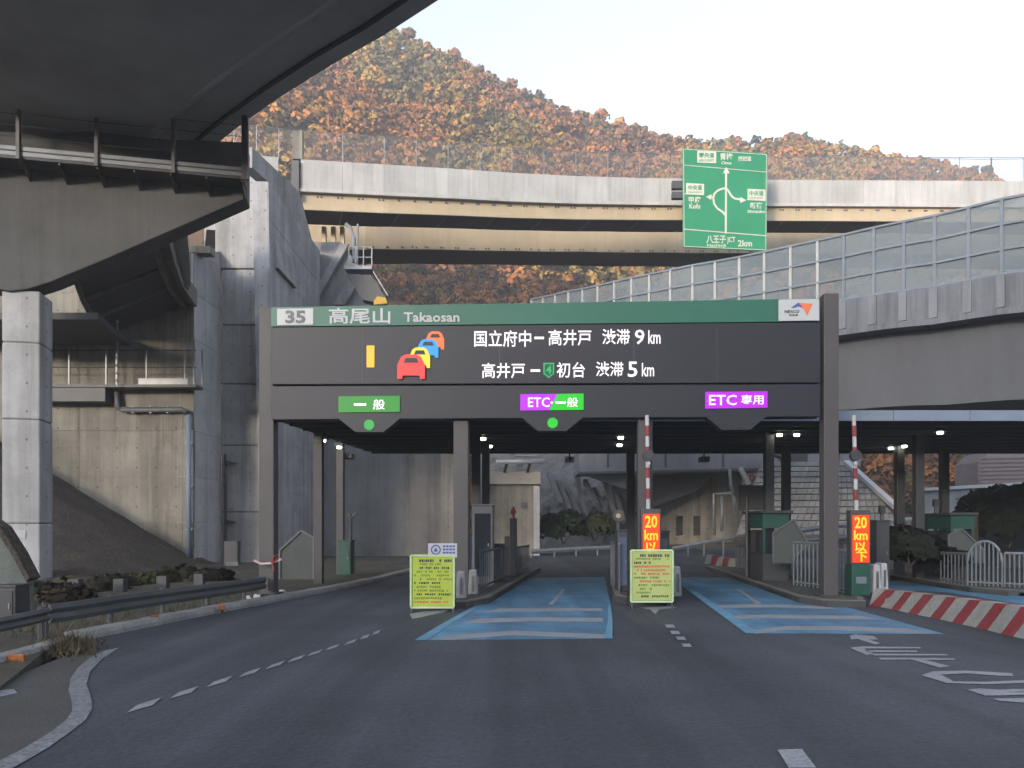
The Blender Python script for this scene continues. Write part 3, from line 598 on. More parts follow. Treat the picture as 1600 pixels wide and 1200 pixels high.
# side conduits on tower foot
mb = MB(); mb.tube([tp.hit(352, 710, .3), tp.hit(352, 905, .3)], .09, 6)
r = thing('conduit', 'dark conduit with bracket plates up the foot of the concrete tower', 'conduit', tp.hit(352, 905, .3)); make('pipe', mb, M['dark_steel'], r)
for yy in (724, 816):
    mb = MB(); mb.prism([tp.hit(354, yy - 4, .3), tp.hit(372, yy, .3), tp.hit(354, yy + 4, .3)], tp.n * .1); make('bracket', mb, M['dark_steel'], r)
mb = MB(); mb.box(P(363, 888, 45) + Vector((0, 0, .2)), (.8, .5, 2.8)); r = thing('switch_cabinet', 'dark grey cabinet standing behind the guard rail by the tower foot', 'cabinet', P(363, 905, 45)); make('body', mb, M['dark_steel'], r, bevel=.02)
mb = MB(); mb.box(P(363, 890, 44.7), (.7, .04, .9)); make('door', mb, M['cab_grey'], r)

# ================================================================== CURVED BRIDGE
bp = [(330, 59), (400, 60.3), (470, 62), (600, 64), (700, 66.3), (800, 69), (900, 71.7), (1000, 74), (1100, 75.3), (1200, 76), (1300, 76.2), (1400, 76), (1500, 75.6), (1600, 75), (1700, 74.2), (1900, 72)]
tx = [330, 470, 600, 700, 800, 900, 1000, 1200, 1400, 1600, 1900]; ty = [236, 249, 257, 263, 270, 275, 278, 281, 282, 283, 284]
fine = []
for (a, Ya), (b, Yb) in zip(bp, bp[1:]):
    for k in range(4): t = k / 4; fine.append((a + (b - a) * t, Ya + (Yb - Ya) * t))
fine.append(bp[-1])
BE = [P(a, float(np.interp(a, tx, ty)), Y) for a, Y in fine]
br = thing('curved_bridge', 'long curved highway bridge with pale parapet and cream twin girders below the hill', 'bridge', P(800, 420, 72))
st = [i for i, (a, _) in enumerate(fine) if a >= 466][0]
def bsec(name, edge, sec, mat): 
    rings = []
    for i, p in enumerate(edge):
        d = (edge[min(i + 1, len(edge) - 1)] - edge[max(i - 1, 0)]); d.z = 0; d.normalize(); nn = Vector((-d.y, d.x, 0))
        rings.append([Vector((p.x, p.y, p.z)) + nn * u + Vector((0, 0, w)) for u, w in sec])
    return make(name, MB().sweep(rings), mat, br)
# parapet panels with joints
i = 0
while i < len(BE) - 1:
    j = min(i + 2, len(BE) - 1); seg = BE[i:j + 1]
    seg = [seg[0].lerp(seg[1], .006)] + seg[1:-1] + [seg[-1].lerp(seg[-2], .006)]
    if not (fine[i][0] < 466 <= fine[j][0]): bsec('parapet_panel', seg, [(0, 0), (.25, 0), (.25, -2.35), (0, -2.35)], M['parapet'])
    i = j
bsec('deck_slab', BE, [(-.12, -2.36), (3.7, -2.36), (3.7, -2.62), (-.12, -2.62)], M['parapet'])
bsec('deck_slab', BE, [(9.5, -2.36), (14.4, -2.36), (14.4, -2.62), (9.5, -2.62)], M['parapet'])
bsec('box_girder', BE[st:], [(.3, -2.625), (3.1, -2.625), (3.1, -3.95), (.3, -3.95)], [M['girder']])
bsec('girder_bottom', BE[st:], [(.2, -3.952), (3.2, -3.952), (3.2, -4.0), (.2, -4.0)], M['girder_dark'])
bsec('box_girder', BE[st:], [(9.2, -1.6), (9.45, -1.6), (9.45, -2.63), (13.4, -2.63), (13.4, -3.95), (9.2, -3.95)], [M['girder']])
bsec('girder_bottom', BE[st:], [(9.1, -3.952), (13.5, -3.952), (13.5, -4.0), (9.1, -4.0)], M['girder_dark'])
bsec('rear_parapet', BE, [(14.1, -2.355), (14.4, -2.355), (14.4, 0), (14.1, 0)], M['parapet'])
mb = MB(); mb.box(P(463, 275, 62) + Vector((0, -.1, -.4)), (.6, .5, 3.0)); make('expansion_joint', mb, M['dark_steel'], br)
mb = MB()
for a, b in zip(BE[st:], BE[st + 1:]):
    d = (b - a); L = d.length; d.normalize(); nn = Vector((-d.y, d.x, 0)).normalized(); k = 0
    while k < L: mb.box(a + d * k + nn * .27 + Vector((0, 0, -2.86)), (.14, .08, .14)); mb.box(a + d * k + nn * 9.15 + Vector((0, 0, -3.75)), (.14, .08, .14)); k += 1.35
make('bolt_row', mb, M['girder_dark'], br, kind='stuff')
for i in range(st + 2, len(BE) - 2, 3):
    d = (BE[i + 1] - BE[i - 1]).normalized(); nn = Vector((-d.y, d.x, 0))
    mb = MB(); mb.beam(BE[i] + nn * .4 + d * .0 + Vector((0, 0, -4.03)), BE[i] + nn * 3.0 + Vector((0, 0, -4.03)), .14, .05); make('splice_plate', mb, M['girder_grey'], br)
for x_ in (500, 515, 529):
    mb = MB(); p = P(x_, 352, 65); mb.box((p.x, 66.5, p.z - .7), (.35, .5, 2.2)); make('bearing_post', mb, M['girder'], br)
# netting fence on the parapet
nf = thing('net_fence', 'fine see-through net fence along the top of the curved bridge parapet', 'fence', P(800, 270, 69))
for i in range(0, len(BE) - 2, 2):
    a, b = BE[i] + Vector((0, .12, 0)), BE[i + 2] + Vector((0, .12, 0)); hgt = 2.35
    mb = MB(); mb.beam(a, a + Vector((0, 0, hgt)), .05, .05); make('post', mb, M['galv'], nf)
    mb = MB(); mb.poly([a + Vector((0, 0, .05)), b + Vector((0, 0, .05)), b + Vector((0, 0, hgt)), a + Vector((0, 0, hgt))]); make('net', mb, M['net'], nf)
mb = MB(); mb.tube([p + Vector((0, .12, 2.35)) for p in BE], .035, 5); make('top_rail', mb, M['galv'], nf)
mb = MB(); mb.box(P(466, 228, 62.3), (.8, .5, 2.3)); make('bridge_end_post', mb, M['conc_beige'], label='square beige post at the left end of the curved bridge parapet', cat='post')
mb = MB(); c_ = P(1549, 262, 110); mb.tube([Vector((c_.x, c_.y, 30)), Vector((c_.x, c_.y, Z(247, 110)))], .12, 6); mb.tube([P(1440, 248, 110), P(1549, 249, 110), P(1800, 246, 110)], .04, 4)
make('utility_pole', mb, M['dark_steel'], label='thin pole with a wire on the skyline at the far right', cat='pole')

# stairs and platform at the abutment
stp = thing('service_stair', 'grey steel service platform with stair beside the abutment top', 'stair', P(570, 430, 57))
mb = MB(); mb.box(P(562, 422, 57), (2.0, 1.2, .25)); make('platform', mb, M['galv'], stp)
for x_ in (545, 556, 568, 581): mb = MB(); mb.beam(P(x_, 420, 56.5), P(x_, 385, 56.5), .07, .07); make('post', mb, M['galv'], stp)
for yy in (386, 402): mb = MB(); mb.beam(P(545, yy, 56.5), P(581, yy, 56.5), .05, .05); make('rail', mb, M['galv'], stp)
mb = MB(); mb.tube([P(540, 350, 57), P(548, 356, 57), P(553, 372, 57), P(553, 410, 57)], .14, 8); mb.tube([P(559, 350, 57), P(558, 412, 57)], .08, 8); make('riser_pipe', mb, M['galv'], stp)
mb = MB(); mb.prism([P(541, 430, 56.6), P(580, 430, 56.6), P(604, 468, 56.6), P(596, 474, 56.6), P(566, 468, 56.6)], (0, 1.0, 0)); make('stair_flight', mb, M['dark_steel'], stp)
mb = MB(); mb.beam(P(583, 424, 56.4), P(606, 462, 56.4), .08, .08); make('handrail', mb, M['galv'], stp)
mb = MB(); mb.prism([P(584, 470, 56), P(590, 463, 56), P(602, 465, 56), P(605, 474, 56), P(584, 476, 56)], (0, .5, 0)); make('warning_sign', mb, surf('yellow_paint', (.6, .36, .02), .5), label='small yellow marker at the foot of the service stair above the green header', cat='marker')

# ================================================================== RIGHT RAMP WITH NOISE BARRIER
rpx = [(1720, 36.8, 272), (1667, 37.8, 286), (1615, 38.9, 299), (1564, 40, 309), (1512, 41.2, 322), (1459, 42.4, 335), (1411, 43.6, 344), (1364, 44.8, 354), (1317, 46, 365), (1276, 47.2, 374), (1234, 48.4, 383), (1193, 49.6, 392), (1154, 50.8, 400), (1116, 51.9, 407), (1081, 53, 413), (1046, 54.1, 420), (1013, 55.2, 427), (985, 56.3, 433), (958, 57.6, 439), (932, 59, 445), (908, 60.6, 450), (886, 62.4, 454), (865, 64.4, 459), (846, 66.6, 463), (828, 69, 467)]
RT = [P(a, c, b) for a, b, c in rpx]; HB = 4.0
ra = thing('ramp_bridge', 'grey elevated ramp bridge descending from the right behind the gantry', 'bridge', P(1450, 620, 42))
def outn(edge, i):
    d = (edge[min(i + 1, len(edge) - 1)] - edge[max(i - 1, 0)]); d.z = 0; d.normalize(); return Vector((-d.y, d.x, 0)), d   # + = toward the left / camera side? checked by sign below
nn0 = outn(RT, 3)[0]; SG = 1 if nn0.dot(Vector((-RT[3].x, -RT[3].y, 0))) < 0 else -1    # make + point away from the camera
def rsec(name, i0, i1, sec, mat, parent=ra, trim=0.0):
    rings = []; n_ = list(range(i0, i1 + 1))
    for k in n_:
        nn, d = outn(RT, k); p = RT[k]
        if trim and k == n_[0]: p = p.lerp(RT[k + 1], trim)
        if trim and k == n_[-1]: p = p.lerp(RT[k - 1], trim)
        rings.append([p + nn * (SG * u) + Vector((0, 0, w - HB)) for u, w in sec])
    return make(name, MB().sweep(rings), mat, parent)
nR = len(RT) - 1
M['pil'] = surf('pilaster_concrete', (.19, .203, .23), .8, .12, .5, streak=.5, grain=.1, bump=.1)
M['ramp_par'] = surf('blue_grey_parapet_concrete', (.15, .16, .185), .8, .15, .5, streak=.9, scol=(.07, .07, .085), grain=.1, bump=.15)
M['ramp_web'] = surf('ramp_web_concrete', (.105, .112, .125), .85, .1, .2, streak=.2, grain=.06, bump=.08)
for i in range(nR):
    rsec('parapet_panel', i, i + 1, [(0, 0), (.3, 0), (.3, -1.75), (0, -1.75)], M['ramp_par'], trim=.004)
    rsec('pilaster', i, i + 1, [(-.08, -.02), (.0, -.02), (.0, -1.7), (-.08, -1.7)], M['conc_light']) if False else None
for i in range(nR + 1):
    nn, d = outn(RT, i); p = RT[i] - nn * SG * .06 + Vector((0, 0, -HB - .9)); mb = MB(); mb.box(p, (.42, .14, 1.65), math.atan2(d.y, d.x)); make('pilaster', mb, M['pil'], ra)
rsec('slab_edge', 0, nR, [(-.15, -1.76), (11, -1.76), (11, -2.15), (-.15, -2.1)], M['ramp_par'])
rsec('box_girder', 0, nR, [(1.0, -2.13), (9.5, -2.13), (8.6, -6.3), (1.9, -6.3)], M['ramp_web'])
rsec('far_parapet', 0, nR, [(10.7, -1.755), (11, -1.755), (11, 0), (10.7, 0)], M['ramp_par'])
nb = thing('noise_barrier', 'long translucent noise barrier of framed panes along the right ramp', 'noise barrier', P(1450, 450, 43))
M['frame'] = surf('blue_grey_frame', (.15, .185, .22), .5, .1, 1, grain=.04, bump=0.)
M['frame_pale'] = surf('pale_frame_post', (.36, .37, .36), .5, .1, 1, grain=.04, bump=0.)
for i in range(nR + 1):
    nn, d = outn(RT, i); p = RT[i] + nn * SG * .15; mb = MB(); mb.box(p + Vector((0, 0, -HB / 2)), (.16, .16, HB), math.atan2(d.y, d.x)); make('post', mb, M['frame'] if i < 9 else M['frame_pale'], nb)
for k in range(4):
    z_ = -HB + .04 + k * (HB - .08) / 3; mb = MB(); mb.sweep([[RT[i] + outn(RT, i)[0] * SG * u + Vector((0, 0, z_ + w)) for u, w in ((.05, -.06), (.14, -.06), (.14, .06), (.05, .06))] for i in range(nR + 1)]); make('rail', mb, M['frame'], nb)
for i in range(nR):
    for k in range(3):
        nn = outn(RT, i)[0]; a = RT[i] + nn * SG * .16; b = RT[i + 1] + outn(RT, i + 1)[0] * SG * .16; zz = (-HB + .1 + k * (HB - .08) / 3, -HB + .02 + (k + 1) * (HB - .08) / 3)
        mb = MB(); mb.prism([a + Vector((0, 0, zz[0])), b + Vector((0, 0, zz[0])), b + Vector((0, 0, zz[1])), a + Vector((0, 0, zz[1]))], nn * SG * .02); make('pane', mb, M['glass_bar'], nb)
# far barrier of the same ramp
fb = thing('noise_barrier', 'second noise barrier glimpsed through the first on the far side of the ramp', 'noise barrier', P(1500, 420, 52))
for i in range(0, nR):
    nn, d = outn(RT, i); p = RT[i] + nn * SG * 10.8; mb = MB(); mb.box(p + Vector((0, 0, -HB / 2 - .4)), (.16, .16, HB - .8), math.atan2(d.y, d.x)); make('post', mb, M['frame'], fb)
mb = MB(); mb.sweep([[RT[i] + outn(RT, i)[0] * SG * u + Vector((0, 0, w)) for u, w in ((10.72, -1.0), (10.84, -1.0), (10.84, -.85), (10.72, -.85))] for i in range(nR)]); make('rail', mb, M['frame'], fb)

# large green direction sign on the bridge
gp = plpx(1067, 71, 1199, 71.6)
gs = thing('direction_sign', 'big green direction sign with loop diagram standing before the curved bridge', 'road sign', gp.hit(1133, 392))
def qd(pts, o=0.0): return [gp.hit(x_, y_, o) for x_, y_ in pts]
mb = MB(); mb.prism(qd([(1066.5, 231), (1199.2, 239.5), (1198, 392.5), (1067, 386.5)]), -gp.n * .12); make('board', mb, M['green_hi'], gs, bevel=.03)
mb = MB(); mb.box(P(1059, 290, 71.4), (1.1, .5, .7)); mb.box(P(1059, 306, 71.4), (1.1, .5, .6)); make('mounting_bracket', mb, M['dark_steel'], gs)
for x_ in (1095, 1170): mb = MB(); mb.beam(gp.hit(x_, 262, -.3), gp.hit(x_, 384, -.3), .22, .22); make('support_post', mb, M['galv'], gs)
for x_ in (1095, 1170): mb = MB(); mb.beam(gp.hit(x_, 300, -.3), gp.hit(x_, 300, -.3) + Vector((0, 5.6, 0)), .2, .2); make('support_arm', mb, M['galv'], gs)
def line_on(pts, w, name='line'):
    mb = MB()
    for (x0, y0), (x1, y1) in zip(pts, pts[1:]):
        dx, dy = x1 - x0, y1 - y0; l = math.hypot(dx, dy); ox, oy = -dy / l * w / 2, dx / l * w / 2
        mb.prism(qd([(x0 + ox, y0 + oy), (x1 + ox, y1 + oy), (x1 - ox, y1 - oy), (x0 - ox, y0 - oy)], .01), gp.n * .02)
    return make(name, mb, M['cream_sheet'], gs)
for a in ([(1068, 233), (1197.5, 241.5), (1196.5, 390.5), (1069, 385), (1068, 233)],): line_on(a, .8, 'border')
line_on([(1069, 258), (1198, 269)], .9); line_on([(1068, 358), (1197, 368.5)], 1.4); line_on([(1069, 303), (1100, 304.5)], 1.2); line_on([(1167, 312), (1196, 313.5)], 1.2)
line_on([(1134.5, 268), (1134, 365)], 3.0, 'route_line')
line_on([(1134, 337), (1129, 331), (1121, 326), (1116, 319), (1114.5, 310), (1116, 303), (1121, 298), (1128, 295), (1134, 294)], 3.0, 'route_line')
line_on([(1134, 294), (1138, 298), (1142, 305), (1147, 310), (1158, 312)], 3.0, 'route_line'); line_on([(1116, 308), (1109, 308)], 2.4, 'route_line')
for a in ([(1134.8, 261), (1140, 271), (1129.5, 270.5)], [(1103, 307.5), (1112, 303.5), (1111, 312.5)], [(1166, 313), (1157, 308), (1156.5, 317.5)]):
    mb = MB(); mb.prism(qd(a, .032), gp.n * .02); make('arrow_head', mb, M['cream_sheet'], gs)
for x0, y0, x1, y1, top, sub, fill in ((1089.5, 235.5, 1119, 255, '圏央道', 'KEN-O EXWY', 1), (1151, 241, 1177, 256.5, '関越道', 'KAN-ETSU', 0), (1072, 286, 1100, 304, '中央道', 'CHUO EXWY', 1), (1168, 295, 1196, 313, '中央道', 'CHUO EXWY', 1)):
    if fill: mb = MB(); mb.prism(qd([(x0, y0), (x1, y0 + 1.5), (x1, y1), (x0, y1 - 1)], .01), gp.n * .015); make('route_plate', mb, M['cream_sheet'], gs)
    cm = M['green_hi'] if fill else M['cream_sheet']
    text_on('route_name', top, gp, x0 + 3, y0 + 3, x1 - 3, y0 + 11, .035, cm, gs, .02); text_on('route_name', sub, gp, x0 + 3, y0 + 13, x1 - 3, y1 - 2.5, .035, cm, gs, .01)
for body, a in (('青梅', (1125, 239, 1145, 250)), ('Ome', (1127, 252, 1143, 257)), ('甲府', (1076, 307, 1095, 317)), ('Kofu', (1077, 318, 1094, 326)), ('新宿', (1172, 316, 1191, 326)), ('Shinjuku', (1168, 328, 1195, 334)), ('八王子', (1104, 368, 1134, 380)), ('JCT', (1136, 370, 1149, 381)), ('Hachioji', (1105, 381, 1134, 387)), ('2km', (1153, 375, 1175, 385))):
    text_on('lettering', body, gp, *a, .012, M['cream_sheet'], gs, .02)

# ================================================================== DISPLAY GANTRY
YL, YR = 23.0, 22.2
bpn = plpx(430, YL, 1283, YR)
gn = thing('display_gantry', 'wide toll gantry with dark electronic message board and green header', 'gantry', bpn.hit(857, 655))
for x0, x1, y0, y1 in ((409, 432, 480, 940), (710, 733, 650, 938), (996, 1018, 650, 936), (1283, 1306, 458, 936)):
    a = bpn.sz(x0, 700, -.45)[0]; b = bpn.sz(x1, 700, -.45)[0]; zt = bpn.sz(x0, y0, -.2)[1]
    mb = MB(); c_ = bpn.at((a + b) / 2, (zt + .0) / 2, -.42); mb.box(c_, (b - a, .42, zt), math.atan2(bpn.r.y, bpn.r.x)); make('post', mb, M['post'], gn, bevel=.02)
    mb = MB(); mb.box(bpn.at((a + b) / 2, .19, -.42), (b - a + .25, .67, .04), math.atan2(bpn.r.y, bpn.r.x)); make('base_plate', mb, M['dark_steel'], gn)
def brd(name, pts, off, depth, mat, label=None, bevel=0):
    mb = MB(); mb.prism([bpn.hit(x_, y_, off) for x_, y_ in pts], -bpn.n * depth); return make(name, mb, mat, gn, bevel=bevel, label=label)
brd('message_board', [(424, 511), (1282, 503), (1282, 598), (424, 601)], 0, .65, M['panel'], bevel=.02)
brd('lane_board', [(424, 603), (1282, 600), (1282, 651), (424, 656)], -.03, .55, M['panel'], bevel=.02)
brd('header_panel', [(424, 480), (1216, 467.5), (1216, 502.5), (424, 510)], .02, .3, M['green'])
brd('header_end', [(1216, 467.5), (1281, 466.5), (1281, 502), (1216, 502.5)], .0, .28, M['green'])
for x_ in (566, 780, 990, 1120):
    mb = MB(); mb.prism([bpn.hit(x_, 512, .004), bpn.hit(x_ + 1, 512, .004), bpn.hit(x_ + 1, 597, .004), bpn.hit(x_, 597, .004)], bpn.n * .005); make('panel_seam', mb, M['dark_steel'], gn)
brd('number_plate', [(433, 482.5), (489.5, 481.5), (489.5, 507), (433, 508)], .04, .02, M['white_sheet'])
text_on('lettering', '35', bpn, 446, 485, 477, 505, .05, M['cab_grey'], gn, .03)
text_on('lettering', '高尾山', bpn, 514, 481, 610, 506, .03, M['white_sheet'], gn, .016)
text_on('lettering', 'Takaosan', bpn, 631, 488, 718, 503, .03, M['white_sheet'], gn, .02)
brd('logo_plate', [(1216.5, 468), (1280, 467), (1280, 500.5), (1216.5, 501.5)], .045, .02, M['white_sheet'])
shape_on('logo_mark', [(1247, 473), (1269, 475), (1261, 493), (1255, 481)], bpn, .05, M['orange_ink'], gn)
shape_on('logo_mark', [(1236, 481), (1247, 473), (1255, 481), (1247, 478), (1241, 481)], bpn, .052, M['ink_blue'], gn)
text_on('lettering', 'NEXCO', bpn, 1226, 484.5, 1249, 489, .05, M['ink'], gn, .01); text_on('lettering', '中日本', bpn, 1233, 490.5, 1247, 494, .05, M['ink'], gn, .01)
text_on('lettering', '国立府中', bpn, 741, 516, 830, 542, .02, E_['white'], gn, .008); text_on('lettering', 'ー', bpn, 835, 526, 850, 530, .02, E_['white'], gn, .008)
text_on('lettering', '高井戸', bpn, 857, 515, 924, 540, .02, E_['white'], gn, .008); text_on('lettering', '渋滞', bpn, 941, 514, 984, 538, .02, E_['white'], gn, .008)
text_on('lettering', '9', bpn, 992, 515, 1007, 538, .02, E_['white'], gn, .008); text_on('lettering', 'km', bpn, 1013, 516, 1032, 537, .02, E_['white'], gn, .008)
text_on('lettering', '高井戸', bpn, 753, 567, 820, 591, .02, E_['white'], gn, .008); text_on('lettering', 'ー', bpn, 829, 577, 844, 581, .02, E_['white'], gn, .008)
shape_on('route_shield', [(849, 567), (866, 567), (866, 584), (857.5, 591), (849, 584)], bpn, .01, E_['shield'], gn)
shape_on('shield_field', [(851, 569), (864, 569), (864, 583), (857.5, 588), (851, 583)], bpn, .024, M['cab_green'], gn); text_on('lettering', '4', bpn, 853, 571, 862, 584, .04, E_['shield'], gn, .02)
text_on('lettering', '初台', bpn, 870, 566, 914, 590, .02, E_['white'], gn, .008); text_on('lettering', '渋滞', bpn, 931, 565, 974, 588, .02, E_['white'], gn, .008)
text_on('lettering', '5', bpn, 981, 565, 996, 589, .02, E_['white'], gn, .008); text_on('lettering', 'km', bpn, 1003, 567, 1022, 588, .02, E_['white'], gn, .008)
shape_on('bar_light', [(573, 540), (585, 540), (585, 574), (573, 574)], bpn, .01, E_['yellow'], gn, label='upright glowing amber bar on the dark board')
def car(x, y, w, h, mat, off):
    b = lambda u, v: (x + u * w, y + v * h)
    shape_on('car_symbol', [b(.0, .42), b(.14, .1), b(.3, 0), b(.7, 0), b(.86, .1), b(1, .42), b(1, 1), b(.84, 1), b(.8, .86), b(.2, .86), b(.16, 1), b(0, 1)], bpn, off, mat, gn)
    shape_on('car_window', [b(.30, .14), b(.70, .14), b(.78, .34), b(.22, .34)], bpn, off + .014, M['panel'], gn)
car(666, 518, 28, 28, E_['orange'], .01); car(653, 530, 32, 29, E_['blue'], .03); car(640, 543, 32, 32, E_['caryellow'], .05); car(621, 554, 43, 38, E_['red'], .07)
# hanging lane signs
for cx_, x0, x1, y0, y1 in ((577, 529, 625, 619, 644), (863, 813, 912, 615, 641), (1150, 1102, 1199, 611, 638)):
    dz = (cx_ - 577) * -.006
    brd('hanging_sign_box', [(cx_ - 48, 654 + dz), (cx_ + 48, 654 + dz), (cx_ + 22, 675 + dz), (cx_ - 22, 675 + dz)], .0, .4, M['panel'])
shape_on('lane_lamp_panel', [(529, 619.5), (625, 618.5), (625, 643.5), (529, 644.5)], bpn, .0, E_['green_dim'], gn)
text_on('lettering', 'ー', bpn, 553, 630, 572, 634, .03, E_['white'], gn, .008); text_on('lettering', '般', bpn, 583, 624, 601, 640, .03, E_['white'], gn, .008)
shape_on('lane_lamp_panel', [(813, 616), (871, 615.5), (858, 641), (813, 641.5)], bpn, .0, E_['purple'], gn)
shape_on('lane_lamp_panel', [(871, 615.5), (912, 615), (912, 640.5), (858, 641)], bpn, .0, E_['green'], gn)
text_on('lettering', 'ETC', bpn, 825, 621, 859, 636, .03, E_['white'], gn, .008); text_on('lettering', '・', bpn, 860, 627, 864, 631, .03, E_['white'], gn, .008)
text_on('lettering', 'ー', bpn, 868, 627, 884, 631, .03, E_['white'], gn, .008); text_on('lettering', '般', bpn, 886, 621, 903, 636, .03, E_['white'], gn, .008)
shape_on('lane_lamp_panel', [(1102, 612.5), (1199, 611.5), (1199, 637), (1102, 638.5)], bpn, .0, E_['purple'], gn)
text_on('lettering', 'ETC', bpn, 1108, 617, 1151, 633, .03, E_['white'], gn, .008); text_on('lettering', '専用', bpn, 1158, 617, 1193, 632, .03, E_['white'], gn, .008)
for cx_, cy_, e in ((577, 664, 'green_dim'), (863.5, 661, 'green')):
    mb = MB(); mb.disc(bpn.hit(cx_, cy_, .01), .155, bpn.n, .02, 24); make('signal_lamp', mb, E_[e] if e == 'green' else emit('round_green_light', (.0, .42, .05), .8), gn)

# ================================================================== TOLL CANOPY
YF, DX = 27.0, .118
cz0 = Z(657.5, YF); cz1 = Z(641, YF)
cn = thing('toll_canopy', 'long dark flat canopy over the toll lanes with pale blue fascia', 'canopy', P(1000, 657, YF + 5))
xl, xr = XP(436, YF), 30.0; YB = 37.6
def cpt(x, y, z_): return Vector((x + DX * (y - YF), y, z_))
mb = MB(); mb.prism([cpt(xl, YF + .1, cz0 + .06), cpt(xr, YF + .1, cz0 + .06), cpt(xr, YB, cz0 + .06), cpt(xl, YB, cz0 + .06)], (0, 0, .3)); make('roof', mb, M['soffit'], cn)
x_ = xl
while x_ < xr:
    mb = MB(); mb.prism([cpt(x_ + .01, YF, cz0), cpt(min(x_ + 2.7, xr) - .01, YF, cz0), cpt(min(x_ + 2.7, xr) - .01, YF, cz1), cpt(x_ + .01, YF, cz1)], (0, .09, 0)); make('fascia_panel', mb, M['fascia'], cn); x_ += 2.7
mb = MB(); mb.prism([cpt(xl, YF + .1, cz0), cpt(xl, YB, cz0), cpt(xl, YB, cz1), cpt(xl, YF + .1, cz1)], (-.06, 0, 0)); make('side_fascia', mb, M['soffit'], cn)
for k in range(9):
    yy = YF + .7 + k * 1.22; mb = MB(); mb.beam(cpt(xl + .1, yy, cz0 - .02), cpt(xr, yy, cz0 - .02), .12, .15); make('soffit_rib', mb, M['soffit'], cn)
CP = []
for x0, Y0 in ((498, 29.5), (532, 36.0), (744, 29.8), (759, 33.5), (1201, 30.0), (1228, 34.5), (1405, 34.0), (1435, 31.0), (1475, 36.0), (985, 35.5)):
    mb = MB(); x3 = XP(x0, Y0); mb.box((x3, Y0, cz0 / 2 + .03), (.34, .34, cz0), 0); make('post', mb, M['dark_steel'] if x0 > 740 else M['post'], cn, bevel=.02)
LAB = ['glowing lamp above the first left canopy post', 'glowing lamp above the second left canopy post', 'glowing front lamp of the pair right of the second gantry post', 'glowing rear lamp of the pair right of the second gantry post', 'glowing front lamp of the pair left of the left striped pole', 'glowing rear lamp of the pair left of the left striped pole', 'bright front lamp over the green booth', 'glowing rear lamp left of the right gantry post', 'faint front lamp next to the right gantry post', 'glowing leftmost lamp in the group right of the right striped pole', 'glowing second lamp in the group right of the right striped pole', 'large bright lamp above the middle of the far right canopy posts', 'glowing rightmost lamp under the canopy']
proto = None
for x0, y0 in ((505, 688), (530, 698.5), (755, 685), (765, 697), (970, 683.5), (968, 695), (1218, 679), (1203, 690.5), (1245, 679), (1392, 700), (1413, 697), (1438, 687), (1469, 675.5)):
    Yc = (cz0 - .16 - H) * F / (HY - y0); p = P(x0, y0, Yc)
    if proto is None:
        proto = thing('canopy_lamp', LAB[0], 'lamp', p, 'downlights under the toll canopy')
        mb = MB(); mb.box(p + Vector((0, 0, .08)), (.4, .4, .12)); make('housing', mb, M['dark_steel'], proto)
        mb = MB(); mb.disc(p + Vector((0, 0, .02)), (.10 if proto.name == 'canopy_lamp' else .1), (0, 0, -1), .08, 12); make('lens', mb, E_['lamp'], proto); p0 = p
    else: copy_tree(proto, p - p0, label=LAB.pop(1))
for k, (x0, y0, lab) in enumerate(((545, 713, 'small camera under the left canopy edge near the abutment wall'), (890, 718, 'small white camera box hanging under the canopy over the middle lane'), (1100, 718, 'small dark camera hanging under the canopy over the right lane'))):
    Yc = 36.5; r = thing('camera_unit', lab, 'camera', P(x0, y0, Yc)); mb = MB(); mb.box(P(x0, y0, Yc), (.42, .6, .24)); make('housing', mb, M['white_paint'] if k == 1 else M['dark_steel'], r, bevel=.03)
    mb = MB(); mb.beam(P(x0, y0, Yc) + Vector((0, 0, .1)), (XP(x0, Yc), Yc, cz0 + .05), .06, .06); make('bracket', mb, M['dark_steel'], r); mb = MB(); mb.disc(P(x0, y0, Yc) + Vector((0, -.3, 0)), .08, (0, -1, 0), .05, 10); make('lens', mb, M['dark_glass'], r)

# ================================================================== TOLL ISLANDS
def isl(x0, Ya, Yb, hw, lab, mat='kerb_dark'):
    r = thing('toll_island', lab, 'toll island', (x0 + DX * (Ya - 22.6), Ya, 0))
    def c_(y): return x0 + DX * (y - 22.6)
    pts = [(c_(Ya) - hw * .55, Ya), (c_(Ya) + hw * .55, Ya), (c_(Ya + 1.4) + hw, Ya + 1.4), (c_(Yb) + hw, Yb), (c_(Yb) - hw, Yb), (c_(Ya + 1.4) - hw, Ya + 1.4)]
    mb = MB(); mb.prism([Vector((a, b, .17)) for a, b in pts], (0, 0, -.2)); make('platform', mb, M['asphalt_side'], r)
    kr = [Vector((a, b, 0)) for a, b in pts]
    kerb_run(r, [kr[1], kr[2], kr[3]], .2, .19, M[mat], 1.5, inward=-1); kerb_run(r, [kr[4], kr[5], kr[0], kr[1]], .2, .19, M[mat], 1.5, inward=-1)
    return r
I1, I2, I3 = -1.49, 3.9, 9.28
isl(I1, 20.6, 40, .92, 'toll island between the left lane and the blue middle lane')
isl(I2, 21.4, 42, .92, 'toll island between the two blue lanes')
isl(I3, 20.8, 42, .95, 'toll island right of the blue right lane beside the striped barrier')
isl(16.2, 24.5, 42, 1.1, 'toll island at the far right edge under the canopy')

